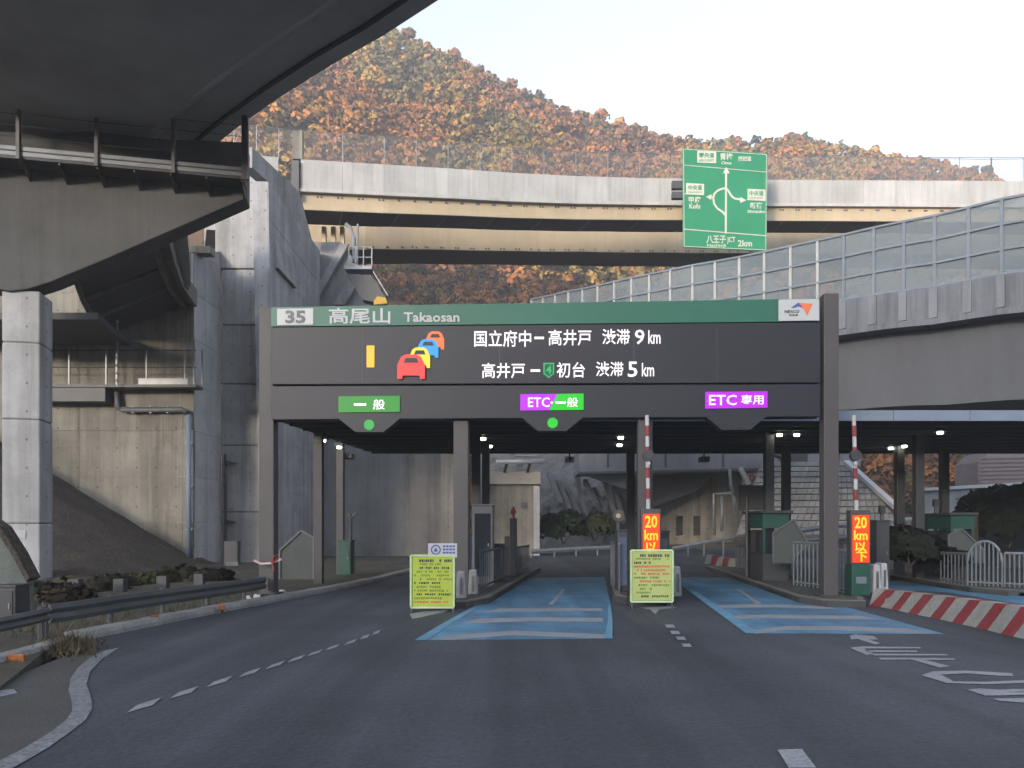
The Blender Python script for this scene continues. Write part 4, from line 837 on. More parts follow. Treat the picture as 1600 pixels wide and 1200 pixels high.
def yellow_board(x0, y0, x1, y1, Y, mat, lab, seed, tilt=0):
    random.seed(seed); pl = Plane((XP(x0, Y), Y), (XP(x1, Y), Y + tilt)); r = thing('notice_board', lab, 'notice board', (XP((x0 + x1) / 2, Y), Y, 0))
    mb = MB(); mb.prism([pl.hit(x0 + 2, y0 + 2), pl.hit(x1 - 2, y0 + 2), pl.hit(x1 - 2, y1 - 2), pl.hit(x0 + 2, y1 - 2)], -pl.n * .03); make('panel', mb, mat, r)
    fr = M.setdefault('frame_lime' + str(seed), surf('pale_frame', (.42, .56, .30), .5, .1, 2, grain=.05, bump=0.))
    for a, b in (((x0, y0), (x1, y0)), ((x0, y1), (x1, y1)), ((x0, y0), (x0, y1)), ((x1, y0), (x1, y1))):
        mb = MB(); mb.beam(pl.hit(*a, .01), pl.hit(*b, .01), .05, .05); make('frame_bar', mb, fr, r)
    for xx in (x0 + 1, x1 - 1):
        p = pl.hit(xx, y1, .0); mb = MB(); mb.beam(p, (p.x, p.y - .05, 0), .04, .04); make('leg', mb, M['dark_steel'], r); q_ = pl.hit(xx, y0 + 20, -.03); mb = MB(); mb.beam(q_, (q_.x, q_.y + .9, 0), .04, .04); make('leg', mb, M['dark_steel'], r)
    n = 12; mbs = {'ink': MB(), 'ink_red': MB(), 'ink_green': MB()}
    for k in range(n):
        yy = y0 + 6 + (y1 - y0 - 10) * k / n; x = x0 + 5 + random.choice([0, 0, 4, 9]); end = x1 - 5 - random.choice([0, 4, 16, 30] if k else [0]); key = ('ink' if k == 0 else random.choice(['ink', 'ink_green', 'ink_red', 'ink_red', 'ink_green']))
        while x < end:
            w = random.uniform(1.6, 3.2)
            if random.random() < .86: hh_ = random.uniform(2.4, 3.6) if k else 4.2; mbs[key].prism([pl.hit(x, yy, .002), pl.hit(x + w, yy, .002), pl.hit(x + w, yy + hh_, .002), pl.hit(x, yy + hh_, .002)], pl.n * .004)
            x += w + random.uniform(.6, 1.2)
    for k, m_ in mbs.items():
        if m_.v: make('print', m_, M[k], r, kind='stuff')
    random.seed(7); return r
yellow_board(642, 868, 709, 949, 19.6, M['yellow_board'], 'yellow-green notice board on legs before the middle toll island', 5)
yellow_board(986, 860, 1051, 940, 20.6, M['lime_board'], 'pale lime notice board below the left glowing speed sign', 11, -.3)
# small white plate with ring symbol
pl = Plane((XP(669, 20.6), 20.6), (XP(714, 20.6), 20.6)); r = thing('small_sign', 'small white plate with a blue ring symbol behind the yellow notice board', 'sign', (XP(692, 20.6), 20.6, .17))
mb = MB(); mb.prism([pl.hit(669, 849), pl.hit(714, 849), pl.hit(714, 871), pl.hit(669, 871)], -pl.n * .03); make('plate', mb, M['white_sheet'], r)
mb = MB(); c_ = pl.hit(681, 859, .005)
ring = [(math.cos(t) , math.sin(t)) for t in [2 * math.pi * k / 20 for k in range(20)]]
for k in range(20):
    a, b = ring[k], ring[(k + 1) % 20]; mb.prism([c_ + (pl.r * a[0] + Vector((0, 0, 1)) * a[1]) * .135, c_ + (pl.r * b[0] + Vector((0, 0, 1)) * b[1]) * .135, c_ + (pl.r * b[0] + Vector((0, 0, 1)) * b[1]) * .1, c_ + (pl.r * a[0] + Vector((0, 0, 1)) * a[1]) * .1], pl.n * .006)
make('ring_symbol', mb, M['ink_blue'], r)
mb = MB(); mb.prism([c_ + Vector((-.06, 0, -.05)), c_ + Vector((.06, 0, -.05)), c_ + Vector((0, 0, .07))], pl.n * .006); make('inner_symbol', mb, M['ink_blue'], r)
mb = MB()
for k in range(3):
    for j in range(4): mb.prism([pl.hit(692 + j * 5, 852 + k * 5, .002), pl.hit(696 + j * 5, 852 + k * 5, .002), pl.hit(696 + j * 5, 855 + k * 5, .002), pl.hit(692 + j * 5, 855 + k * 5, .002)], pl.n * .004)
make('print', mb, M['ink_blue'], r, kind='stuff'); mb = MB(); mb.beam(pl.hit(705, 871, -.05), Vector((pl.hit(705, 871).x, 20.65, .17)), .05, .05); make('leg', mb, M['galv'], r)

def speed_sign(xc, y0, y1, Y, lab, base):
    hw = 15.5; pl = Plane((XP(xc - hw, Y), Y), (XP(xc + hw, Y), Y)); r = thing('speed_display', lab, 'speed sign', (XP(xc, Y), Y, .17))
    ztop = Z(y0, Y); zb = Z(y1, Y)
    mb = MB(); mb.box((XP(xc, Y), Y + .16, (ztop + zb) / 2), (2 * hw / F * Y, .3, ztop - zb)); make('housing', mb, M['post'], r, bevel=.02)
    mb = MB(); mb.prism([pl.hit(xc - 13, y0 + 8, .0), pl.hit(xc + 13, y0 + 8, .0), pl.hit(xc + 13, y1 - 3, .0), pl.hit(xc - 13, y1 - 3, .0)], pl.n * .02); make('lit_panel', mb, E_['redlow'], r)
    h_ = (y1 - y0 - 12); 
    for i, (t, a, b, c_) in enumerate((('20', 0.02, .27, 9.5), ('km', .31, .52, 10.5), ('以', .56, .77, 9), ('下', .77, .98, 9))):
        text_on('lettering', t, pl, xc - c_ + (i == 3) * 2, y0 + 9 + h_ * a, xc + c_ + (i == 3) * 1, y0 + 9 + h_ * b, .03, E_['caryellow'], r, .018)
    if base == 'cabinet':
        mb = MB(); mb.box((XP(xc, Y), Y + .2, (zb + .17) / 2), (.55, .45, zb - .17)); make('pedestal', mb, M['cab_green'], r, bevel=.02)
        mb = MB(); mb.box((XP(xc, Y), Y - .03, (zb + .17) / 2), (.3, .02, .2)); make('plate', mb, M['fence_grey'], r)
    else:
        mb = MB(); mb.box((XP(xc, Y), Y + .2, (zb + .17) / 2), (.3, .3, zb - .17)); make('pedestal', mb, M['dark_steel'], r, bevel=.02)
    return r
speed_sign(1017.5, 795, 884, 21.9, 'glowing red and amber speed display behind the lime notice board', 'post')
speed_sign(1345, 797, 882, 22.6, 'glowing red and amber speed display on a green pedestal at the right', 'cabinet')
def arm(xc, y0, y1, Y, lab, lean=2):
    r = thing('striped_pole', lab, 'striped pole', (XP(xc, Y), Y, .17)); n = 9; t = 0
    for k in range(n):
        a, b = y0 + (y1 - y0) * k / n, y0 + (y1 - y0) * (k + 1) / n
        mb = MB(); mb.tube([P(xc + lean * k / n, a, Y), P(xc + lean * (k + 1) / n, b, Y)], .058 if k % 2 == 0 else .066, 10); make('stripe', mb, M['white_paint'] if k % 2 == 0 else M['red_paint'], r)
    mb = MB(); mb.tube([P(xc + lean, y1, Y), Vector((XP(xc + lean, Y), Y, .17))], .05, 8); make('mast', mb, M['dark_steel'], r)
    mb = MB(); c_ = P(xc + 1, 712, Y - .08); mb.disc(c_, .16, (0, -1, 0), .14, 16); make('lamp_head', mb, M['dark_steel'], r)
    mb = MB(); mb.disc(P(xc + 2, 724, Y - .16), .06, (0, -1, 0), .03, 10); make('lamp', mb, M['white_paint'], r)
    return r
arm(1011, 649, 796, 22.4, 'red and white striped pole rising behind the left speed display')
arm(1334, 649, 798, 23.1, 'red and white striped pole rising behind the right speed display', 4)

# furniture builders for islands
def bollard_block(x0, x1, y0, y1, Y, lab, mat='kerb'):
    r = thing('guard_block', lab, 'guard block', (XP((x0 + x1) / 2, Y), Y, .17)); mb = MB(); z1 = Z(y0, Y); xa, xb = XP(x0, Y), XP(x1, Y); w = xb - xa
    mb.sweep([[Vector((xa, Y + a, .17)), Vector((xb, Y + a, .17)), Vector((xb - w * .18, Y + a, z1)), Vector((xa + w * .1, Y + a, z1))] for a in (0, .5)]); make('body', mb, M[mat], r, bevel=.04)
    mb = MB(); mb.box((XP((x0 + x1) / 2, Y), Y - .012, z1 * .55), (w * .25, .02, z1 * .5)); make('reflector_strip', mb, M['cab_grey'], r)
bollard_block(712, 729, 893, 945, 21.6, 'left pale concrete guard block at the nose of the middle island')
bollard_block(731, 747, 890, 941, 22.9, 'right pale concrete guard block behind the nose of the middle island')
bollard_block(1052, 1066, 885, 935, 22.2, 'leaning pale guard block right of the lime notice board')
bollard_block(1364, 1378, 882, 922, 23.4, 'left white guard block behind the striped barrier', 'white_paint')
bollard_block(1376, 1389, 880, 920, 24.2, 'right white guard block behind the striped barrier', 'white_paint')
def cabinet(name, x0, x1, y0, Y, d, mat, lab, cat='cabinet', door=None, top=None, z0=.17):
    r = thing(name, lab, cat, (XP((x0 + x1) / 2, Y), Y, z0)); z1 = Z(y0, Y); xa, xb = XP(x0, Y), XP(x1, Y); cxm = (xa + xb) / 2; w = xb - xa
    mb = MB(); mb.box((cxm, Y + d / 2, (z0 + z1) / 2), (w, d, z1 - z0)); make('body', mb, M[mat], r, bevel=.02)
    mb = MB(); mb.box((cxm, Y - .012, z0 + (z1 - z0) * .5), (w * .78, .022, (z1 - z0) * .8)); make('door', mb, M[door or mat], r)
    mb = MB(); mb.box((cxm + w * .28, Y - .035, z0 + (z1 - z0) * .5), (w * .06, .03, .12)); make('handle', mb, M['galv'], r)
    mb = MB(); mb.box((cxm, Y + d / 2, z1 + .03), (w * 1.08, d * 1.08, .05)); make('cap', mb, M[top or mat], r)
    return r
cabinet('toll_booth', 738, 770, 790, 27.5, 1.6, 'cab_grey', 'grey toll booth column block on the middle island behind the posts', 'toll booth', 'dark_glass')
cabinet('machine_cabinet', 715, 735, 836, 23.9, .7, 'cab_blue', 'dull blue machine panel behind the second gantry post', door='cab_blue')
cabinet('machine_cabinet', 772, 788, 852, 29, .7, 'dark_steel', 'dark low machine cabinet on the middle island', door='cab_grey')
cabinet('machine_cabinet', 1020, 1046, 832, 23.6, .7, 'dark_steel', 'dark machine cabinet behind the left speed display', door='cab_grey')
cabinet('machine_cabinet', 965, 981, 830, 24.2, .6, 'dark_steel', 'narrow dark cabinet left of the lime notice board', door='cab_blue')
cabinet('machine_cabinet', 528, 548, 846, 33.5, .8, 'cab_green', 'green ticket machine at the foot of the left canopy posts', door='cab_green')
cabinet('machine_cabinet', 1296, 1318, 848, 24.2, .8, 'post', 'brown-grey cabinet behind the right gantry post', door='cab_grey')
cabinet('machine_cabinet', 1370, 1390, 815, 27.5, .8, 'dark_steel', 'tall dark cabinet right of the right speed display', door='dark_steel')
# stepped dark machine (middle island rear)
r = thing('ticket_machine', 'dark stepped ticket machine with a red beacon at the rear of the middle island', 'ticket machine', (XP(800, 33), 33, .17))
for x0, x1, y0 in ((796, 808, 810), (788, 796, 838), (778, 788, 850), (768, 778, 856)):
    mb = MB(); Y = 33; mb.box(((XP(x0, Y) + XP(x1, Y)) / 2, Y, (Z(y0, Y) + .17) / 2), (XP(x1, Y) - XP(x0, Y) - .01, .7, Z(y0, Y) - .17)); make('step_block', mb, M['dark_steel'], r, bevel=.015)
mb = MB(); mb.tube([P(802, 812, 33), P(802, 792, 33)], .05, 8); mb.disc(P(802, 800, 32.9), .13, (0, -1, 0), .15, 12); make('beacon', mb, M['red_paint'], r)
# slim signal posts
for x0, y0, Y, lab, yb in ((548, 803, 34, 'slim dark post with a forked lamp left of the abutment wall', None), (1167, 775, 31, 'slim dark post with square panel right of the blue right lane', None), (1378, 790, 30, 'slim dark mast at the right island against the block slope', None), (1462, 780, 33, 'thin dark mast beside the far right canopy posts', None), (966, 800, 25.5, 'slim post carrying a round mirror left of the striped pole', None)):
    r = thing('signal_post', lab, 'signal post', (XP(x0, Y), Y, .17)); mb = MB(); mb.tube([(XP(x0, Y), Y, .17), (XP(x0, Y), Y, Z(y0, Y))], .07, 8); make('pole', mb, M['dark_steel'], r)
    if x0 == 1167: mb = MB(); mb.prism([P(1156, 758, Y), P(1196, 758, Y), P(1196, 797, Y), P(1156, 797, Y)], (0, .15, 0)); make('back_panel', mb, M['dark_steel'], r)
    elif x0 == 966: mb = MB(); mb.disc(P(x0, 806, Y - .1), .2, (0, -1, .1), .06, 16); make('mirror', mb, M['post'], r); mb = MB(); mb.disc(P(x0, 806, Y - .17), .08, (0, -1, .1), .03, 12); make('lamp', mb, M['girder'], r)
    elif x0 == 548: mb = MB(); mb.beam(P(542, 800, Y), P(549, 808, Y), .12, .1); mb.beam(P(558, 801, Y), P(549, 808, Y), .12, .1); make('lamp_head', mb, M['dark_steel'], r)
    else: mb = MB(); mb.box(P(x0, y0 + 6, Y), (.2, .2, .3)); make('lamp_head', mb, M['dark_steel'], r)
# pipe rail fences on islands
def railing(x0, x1, Ya, Yb, h, lab, mat='fence_grey', n=9, arch=False, z0=.17, w=.035):
    a = Vector((XP(x0, Ya), Ya, z0)); b = Vector((XP(x1, Yb), Yb, z0)); r = thing('railing', lab, 'railing', (a + b) / 2)
    for k in range(n + 1):
        p = a.lerp(b, k / n); hh_ = h
        if arch: hh_ = h * (.55 + .45 * math.sqrt(max(0, 1 - (2 * k / n - 1) ** 2)))
        mb = MB(); mb.tube([p, p + Vector((0, 0, hh_))], w * .8, 6); make('baluster', mb, M[mat], r)
    tops = [a.lerp(b, k / n) + Vector((0, 0, h * (.55 + .45 * math.sqrt(max(0, 1 - (2 * k / n - 1) ** 2))) if arch else h)) for k in [n * j / 24 for j in range(25)]]
    mb = MB(); mb.tube(tops, w * 1.3, 8); make('top_rail', mb, M[mat], r)
    mb = MB(); mb.tube([a + Vector((0, 0, .12)), b + Vector((0, 0, .12))], w, 6); make('bottom_rail', mb, M[mat], r)
railing(750, 792, 24.5, 31, 1.25, 'grey pipe railing along the blue lane side of the middle island', 'cab_grey', 14)
railing(808, 826, 33, 38, 1.2, 'short railing at the rear end of the middle island', 'cab_grey', 8)
railing(955, 968, 27, 24, 1.5, 'thin railing left of the lime notice board', 'cab_grey', 5)
railing(1150, 1215, 38, 31, 1.2, 'dark railing along the left edge of the right island', 'cab_grey', 16)
railing(1240, 1284, 27, 25.5, 1.5, 'pale pipe railing beside the right gantry post', 'fence_grey', 7)
railing(1308, 1328, 24, 23.5, 1.3, 'short pale railing between right gantry post and green pedestal', 'fence_grey', 4)
railing(1512, 1566, 27, 26.2, 1.55, 'arched pale pipe gate at the far right', 'fence_grey', 8, True)
railing(1570, 1640, 26.2, 25.4, 1.15, 'pale pipe railing running out of frame at the far right', 'fence_grey', 9)
railing(1470, 1510, 28.5, 27.2, 1.1, 'low dark railing left of the arched gate', 'cab_grey', 7)
# booths with pitched wind screens
def booth(x0, x1, ytop, Y, d, lab, mat):
    r = thing('toll_booth', lab, 'toll booth', (XP((x0 + x1) / 2, Y), Y, .17)); z1 = Z(ytop, Y); xa, xb = XP(x0, Y), XP(x1, Y); cxm = (xa + xb) / 2; w = xb - xa
    mb = MB(); mb.box((cxm, Y + d / 2, .17 + (z1 - .17) * .2), (w, d, (z1 - .17) * .4)); make('lower_wall', mb, M['dark_steel'], r)
    for ax in (xa + .05, xb - .05):
        for ay in (Y + .05, Y + d - .05): mb = MB(); mb.box((ax, ay, (z1 + .17) / 2 + (z1 - .17) * .2 - .02), (.1, .1, (z1 - .17) * .6 - .05)); make('corner_post', mb, M[mat], r)
    mb = MB(); mb.box((cxm, Y + d / 2, .17 + (z1 - .17) * .58), (w - .12, d - .12, (z1 - .17) * .35)); make('window', mb, M['dark_glass'], r)
    mb = MB(); mb.box((cxm, Y + d / 2, z1 - (z1 - .17) * .11), (w + .02, d + .02, (z1 - .17) * .22)); make('sign_band', mb, M[mat], r)
    mb = MB(); mb.box((cxm, Y + d / 2, z1 + .06), (w + .25, d + .25, .1)); make('roof', mb, M['dark_steel'], r)
    return r
booth(1192, 1232, 802, 29.5, 2.0, 'green toll booth on the right island left of the gantry post', 'cab_green')
booth(1486, 1522, 805, 31.5, 2.0, 'green banded toll booth under the far right end of the canopy', 'cab_green')
def screen(pts, Y, lab, mat='roof_sheet', d=.9):
    r = thing('wind_screen', lab, 'wind screen', P(pts[0][0], pts[0][1], Y)); mb = MB(); mb.prism([P(a, b, Y) for a, b in pts], (0, .06, 0)); make('panel', mb, M[mat], r)
    for (a, b), (c_, d_) in zip(pts, pts[1:]): mb = MB(); mb.beam(P(a, b, Y - .03), P(c_, d_, Y - .03), .06, .06); make('frame_bar', mb, M['cab_grey'], r)
screen([(437, 905), (437, 860), (470, 829), (490, 840), (490, 905)], 26.5, 'grey-green pointed wind screen behind the left gantry post')
screen([(1208, 880), (1208, 832), (1240, 812), (1264, 850), (1240, 870), (1240, 880)], 28.2, 'grey-green slanted wind screen in front of the green booth')
screen([(1482, 880), (1482, 836), (1502, 826), (1536, 858), (1536, 880)], 29.5, 'dark slanted wind screen left of the arched gate')
# ribbon tied on the left gantry post
r = thing('barrier_tape', 'red and white tape tied round the left gantry post', 'tape', bpn.hit(425, 875, .1))
mb = MB(); mb.tube([bpn.hit(397, 876, .05), bpn.hit(408, 881, .1), bpn.hit(423, 880, .1), bpn.hit(440, 874, .1)], .035, 6); make('band', mb, M['pink'], r)
mb = MB(); mb.tube([bpn.hit(424, 880, .12), bpn.hit(428, 870, .14), bpn.hit(434, 866, .14), bpn.hit(433, 874, .14), bpn.hit(426, 880, .12), bpn.hit(428, 892, .12)], .03, 6); make('knot', mb, M['red_paint'], r)
for k, (x0, y0, Y) in enumerate(((388, 942, 22.8), (403, 938, 23.2), (441, 932, 24.5))):
    mb = MB(); mb.box(P(x0, y0, Y) + Vector((0, 0, .0)), (.22, .2, .34)); mb.box(P(x0, y0, Y) + Vector((0, 0, .19)), (.16, .15, .05)); make('marker_block', mb, M['white_paint'], label=['leftmost of three small white marker blocks by the left gantry post', 'middle small white marker block at the foot of the left gantry post', 'rightmost small white marker block just right of the left gantry post'][k], cat='marker', bevel=.02)

# ================================================================== GUARD RAILS, REFLECTORS
def guard_rail(name, pts, z0, z1, lab, mat, postmat, step=2.0, shift=0.0, group=None):
    r = thing(name, lab, 'guard rail', pts[0], group)
    sec = [(0, z0), (.05, z0), (.09, (z0 * 3 + z1) / 4), (.03, (z0 + z1) / 2), (.09, (z0 + z1 * 3) / 4), (.05, z1), (0, z1)]
    rings = []
    for i, p in enumerate(pts):
        d = (pts[min(i + 1, len(pts) - 1)] - pts[max(i - 1, 0)]); d.z = 0; d.normalize(); nn = Vector((d.y, -d.x, 0))
        rings.append([p + nn * u + Vector((0, 0, w)) for u, w in sec])
    make('beam', MB().sweep(rings), M[mat], r)
    L = 0
    for a, b in zip(pts, pts[1:]):
        l = (b - a).length; k = (step - L % step) % step
        while k < l:
            p = a.lerp(b, k / l); mb = MB(); mb.tube([p + Vector((-.08, .05, -.1)), p + Vector((-.08, .05, z1 + .02))], .06, 8); make('post', mb, M[postmat], r); k += step
        L += l
    return r
gl = [G(x_, y_) + Vector((-.62, .3, 0)) for x_, y_ in ((112, 1006), (150, 999), (230, 981), (320, 963), (400, 948), (440, 939))]
guard_rail('guard_rail', gl, .34, .70, 'dark steel guard rail behind the pale left kerb', 'rail_dark', 'rail_dark', 1.9)
g2 = [G(-120, 1070), G(-20, 1046), G(60, 1022), G(90, 1012)]; g2 = [p + Vector((-.5, .5, 0)) for p in g2]
guard_rail('guard_rail', g2, .42, .66, 'short weathered guard rail at the lower left edge', 'rail_dark', 'rail_dark', 1.6)
for k, (x0, y0, lab) in enumerate(((242, 966, 'orange reflector low under the guard rail, left of two'), (346, 949, 'orange reflector low under the guard rail, right of two'), (26, 1029, 'large orange reflector at the lower left kerb'))):
    Y = G(x0, y0 + 10).y; p = P(x0, y0, Y); r = thing('reflector', lab, 'reflector', (p.x, p.y, .1))
    mb = MB(); mb.box(p, (.16 if k < 2 else .26, .06, .14)); make('lens', mb, M['orange'], r, bevel=.015); mb = MB(); mb.beam(p + Vector((0, .06, 0)), (p.x, p.y + .06, 0), .05, .05); make('post', mb, M['dark_steel'], r)
# dark delineators on top of the bank edge
for k, (x0, y0, Y) in enumerate(((118, 918, 24), (188, 917, 25.5), (255, 912, 27), (312, 908, 29))):
    mb = MB(); mb.box(P(x0, y0, Y), (.34, .3, .55)); mb.tube([P(x0, y0, Y), Vector((XP(x0, Y), Y, 0))], .05, 6); make('lamp_box', mb, M['dark_steel'], label='dark box behind the left guard rail, ' + ('leftmost of the four', 'second from the left', 'third from the left', 'nearest the drain pipe')[k], cat='lamp box', group='dark boxes behind the left guard rail')
# grey-green structure lower left
r = thing('culvert_wall', 'grey-green concrete wing wall leaning at the left edge beside the pier column', 'wall', P(20, 1000, 19))
mb = MB(); mb.prism([P(-80, 770, 19), P(0, 828, 19), (P(24, 868, 19)), P(42, 905, 19), P(42, 985, 19), P(-80, 1010, 19)], (0, .3, 0)); make('face', mb, surf('mossy_concrete', (.16, .18, .165), .9, .2, .6, streak=.4, grain=.2, bump=.3, blot=.4, bcol=(.09, .10, .06)), r, bevel=.03)
mb = MB(); mb.prism([P(-80, 765, 18.9), P(0, 823, 18.9), P(26, 864, 18.9), P(46, 903, 18.9), P(40, 908, 18.9), P(20, 870, 18.9), P(-4, 832, 18.9), P(-80, 778, 18.9)], (0, .45, 0)); make('coping', mb, M['bank'], r)
cabinet('switch_cabinet', -12, 24, 918, 16.5, .5, 'dark_steel', 'dark cabinet cut by the lower left edge of the frame', z0=.06)

# ================================================================== STRIPED CONCRETE BARRIER
bot = [(1358, 946), (1385, 950), (1420, 958), (1460, 966), (1500, 975), (1540, 984), (1580, 994), (1610, 1001), (1680, 1022), (1780, 1056)]
BB = [G(x_, y_) for x_, y_ in bot]; hts = [.46, .47, .50, .52, .54, .56, .58, .6, .62, .64]
sb = thing('striped_barrier', 'low concrete barrier painted with slanted red and white stripes on the right', 'barrier', BB[3])
cum = [0]
for a, b in zip(BB, BB[1:]): cum.append(cum[-1] + (b - a).length)
def bpos(d, v, u=0):
    d = min(max(d, 0), cum[-1] - 1e-4); i = max(k for k in range(len(cum) - 1) if cum[k] <= d); t = (d - cum[i]) / (cum[i + 1] - cum[i])
    p = BB[i].lerp(BB[i + 1], t); h_ = hts[i] + (hts[i + 1] - hts[i]) * t; dd = (BB[i + 1] - BB[i]).normalized(); nn = Vector((-dd.y, dd.x, 0))
    if nn.x < 0: nn = -nn
    return p + nn * (v * .16 + u) + Vector((0, 0, v * h_))
mb = MB(); mb.sweep([[bpos(d, 0, .01), bpos(d, 1, .01), bpos(d, 1, .30), bpos(d, 0, .62)] for d in [cum[-1] * k / 26 for k in range(27)]]); make('core', mb, M['kerb'], sb)
d = -.3; k = 0
while d < cum[-1]:
    w = .44 if k % 2 else .54; sl_ = .42
    quad = []
    n = 4; mb = MB(); fr = []
    for j in range(n + 1):
        v = j / n; a = max(d + sl_ * (v - .5) * -1 * -1, 0); b = min(max(d + w + sl_ * (v - .5), 0), cum[-1]); a = min(max(d + sl_ * (v - .5), 0), cum[-1]); fr.append((a, b, v))
    for (a0_, b0_, v0), (a1_, b1_, v1) in zip(fr, fr[1:]):
        if b0_ - a0_ < .02 and b1_ - a1_ < .02: continue
        mb.prism([bpos(a0_, v0), bpos(b0_, v0), bpos(b1_, v1), bpos(a1_, v1)], Vector((.012, .0, 0)))
    a, b, v = fr[-1]
    if b - a > .02: mb.prism([bpos(a, 1), bpos(b, 1), bpos(b, 1, .3), bpos(a, 1, .3)], (0, 0, .008))
    if mb.v: make('stripe', mb, M['red_paint'] if k % 2 else M['pale_paint'], sb)
    d += w; k += 1

# ================================================================== BEHIND THE PLAZA
bb = thing('pump_house', 'small beige concrete block house with cornice behind the middle lane', 'building', P(805, 868, 65))
mb = MB(); a, b = XP(764, 65), XP(836, 65); mb.box(((a + b) / 2, 67.5, (Z(757, 65) + -.3) / 2), (b - a, 5, Z(757, 65) + .3)); make('wall', mb, M['conc_beige'], bb)
mb = MB(); a2, b2 = XP(762, 64.6), XP(845, 64.6); mb.box(((a2 + b2) / 2, 67.4, (Z(757, 64.6) + Z(737, 64.6)) / 2 + .02), (b2 - a2, 5.6, Z(737, 64.6) - Z(757, 64.6))); make('cornice', mb, surf('pale_beige_plaster', (.30, .275, .245), .8, .1, .8, grain=.1, bump=.1), bb, bevel=.04)
mb = MB(); mb.box(((XP(834, 64.8) + XP(843, 64.8)) / 2, 67.4, Z(757, 65) / 2 - .1), (.5, 5.3, Z(757, 65) - .06)); make('pilaster', mb, M['conc_light'], bb)
mb = MB(); mb.box(P(819, 789, 64.9), (.5, .08, .5)); vt = make('vent', mb, M['dark_steel'], bb)
for k in range(3): mb = MB(); mb.box(P(819, 785 + k * 4, 64.84), (.44, .03, .05)); make('slat', mb, M['cab_grey'], vt)
mb = MB(); mb.tube([P(775, 722, 63.5), P(850, 721, 63.5)], .18, 10); r = thing('white_pipe', 'bright horizontal pipe just under the rear edge of the canopy', 'pipe', P(812, 722, 63.5)); make('pipe', mb, M['white_paint'], r, smooth=True)
for x_ in (792, 828): mb = MB(); mb.beam(P(x_, 724, 63.6), P(x_ - 4, 737, 64.5), .2, .2); make('bracket', mb, M['dark_steel'], r)
mb = MB(); mb.tube([P(803, 705, 62), P(803, 712, 62), P(840, 713, 62)], .1, 8); make('pipe', mb, M['galv'], r)
# shotcrete slope as a rough surface
def rough(name, c00, c10, c11, c01, nu, nv, amp, mat, seed=1, **kw):
    rd = random.Random(seed); vs = []; fs = []
    for j in range(nv + 1):
        for i in range(nu + 1):
            u, v = i / nu, j / nv; p = c00 * (1 - u) * (1 - v) + c10 * u * (1 - v) + c11 * u * v + c01 * (1 - u) * v; vs.append(p + Vector((rd.uniform(-amp, amp) * .5, rd.uniform(-amp, amp), rd.uniform(-amp, amp) * .5)))
    for j in range(nv):
        for i in range(nu): fs.append((j * (nu + 1) + i, j * (nu + 1) + i + 1, (j + 1) * (nu + 1) + i + 1, (j + 1) * (nu + 1) + i))
    return make(name, MB().add(vs, fs), mat, smooth=False, **kw)
rough('rock_slope', P(740, 872, 72), P(990, 852, 88), P(1000, 690, 112), P(740, 690, 100), 26, 22, .35, M['slope'], 1, kind='structure')
for k in range(9):
    x0 = 858 + k * 14; mb = MB(); mb.beam(P(x0, 740 + (k % 3) * 12, 90), P(x0 + 18, 788 + (k % 4) * 9, 84), .5, .5); make('slope_rib', mb, M['slope'], kind='structure')
def bush(name, lab, c_, R, Hh, colr, cat='bush', ncl=14, nq=22, grp=None):
    colr = tuple(k * .8 for k in colr)
    t = thing(name, lab, cat, (c_[0], c_[1], c_[2] - Hh * .7), grp); q, cl, fc = crowns(np.array([c_], float), np.array([R]), np.array([Hh]), np.array([colr]), ncl, nq * 9, .15 if R < 1.5 else .12)
    leaf_mesh('foliage', q, cl, fc, M['leaf'], t); mb = MB()
    for a in range(3): mb.tube([Vector(c_) - Vector((0, 0, Hh * .7)), Vector(c_) + Vector((math.cos(a * 2.1) * R * .5, math.sin(a * 2.1) * R * .5, Hh * .2))], [.05, .02], 5)
    make('stem', mb, M['bark'], t); return t
bush('bush', 'dark green shrubs at the foot of the grey slope right of the beige block house', tuple(P(880, 828, 70)), 2.6, 1.8, (.035, .05, .028))
bush('bush', 'dull olive shrubs under the bluish girder behind the middle lane', tuple(P(928, 826, 72)), 2.4, 1.7, (.05, .06, .03))
# low girder bridge across the rear
lg = thing('rear_girder_bridge', 'bluish grey girder bridge low across the rear of the toll plaza', 'bridge', P(1100, 735, 82))
mb = MB(); mb.prism([P(905, 690, 84), P(1345, 690, 78), P(1345, 729, 78), P(905, 738, 84)], (0, 7, 0)); make('girder', mb, M['girder_grey'], lg)
mb = MB(); mb.prism([P(898, 700, 86), P(995, 700, 85), P(990, 768, 85), P(910, 740, 86)], (0, 1, 0)); make('end_web', mb, M['fascia'] if False else M['girder_grey'], lg)
mb = MB(); mb.beam(P(905, 739, 83.8), P(1345, 730, 77.8), .3, .25); make('bottom_flange', mb, M['girder_dark'], lg)
for x_ in (950, 1040, 1130, 1220, 1310): mb = MB(); Y = 84 - (x_ - 905) / 440 * 6; mb.beam(P(x_, 694, Y - .1), P(x_, 730, Y - .1), .2, .15); make('stiffener', mb, M['girder_dark'], lg)
mb = MB(); mb.prism([P(1240, 722, 76), P(1262, 722, 76), P(1262, 700, 76), P(1180, 700, 76)], (0, 1, 0)); make('bracket', mb, M['girder_dark'], lg)
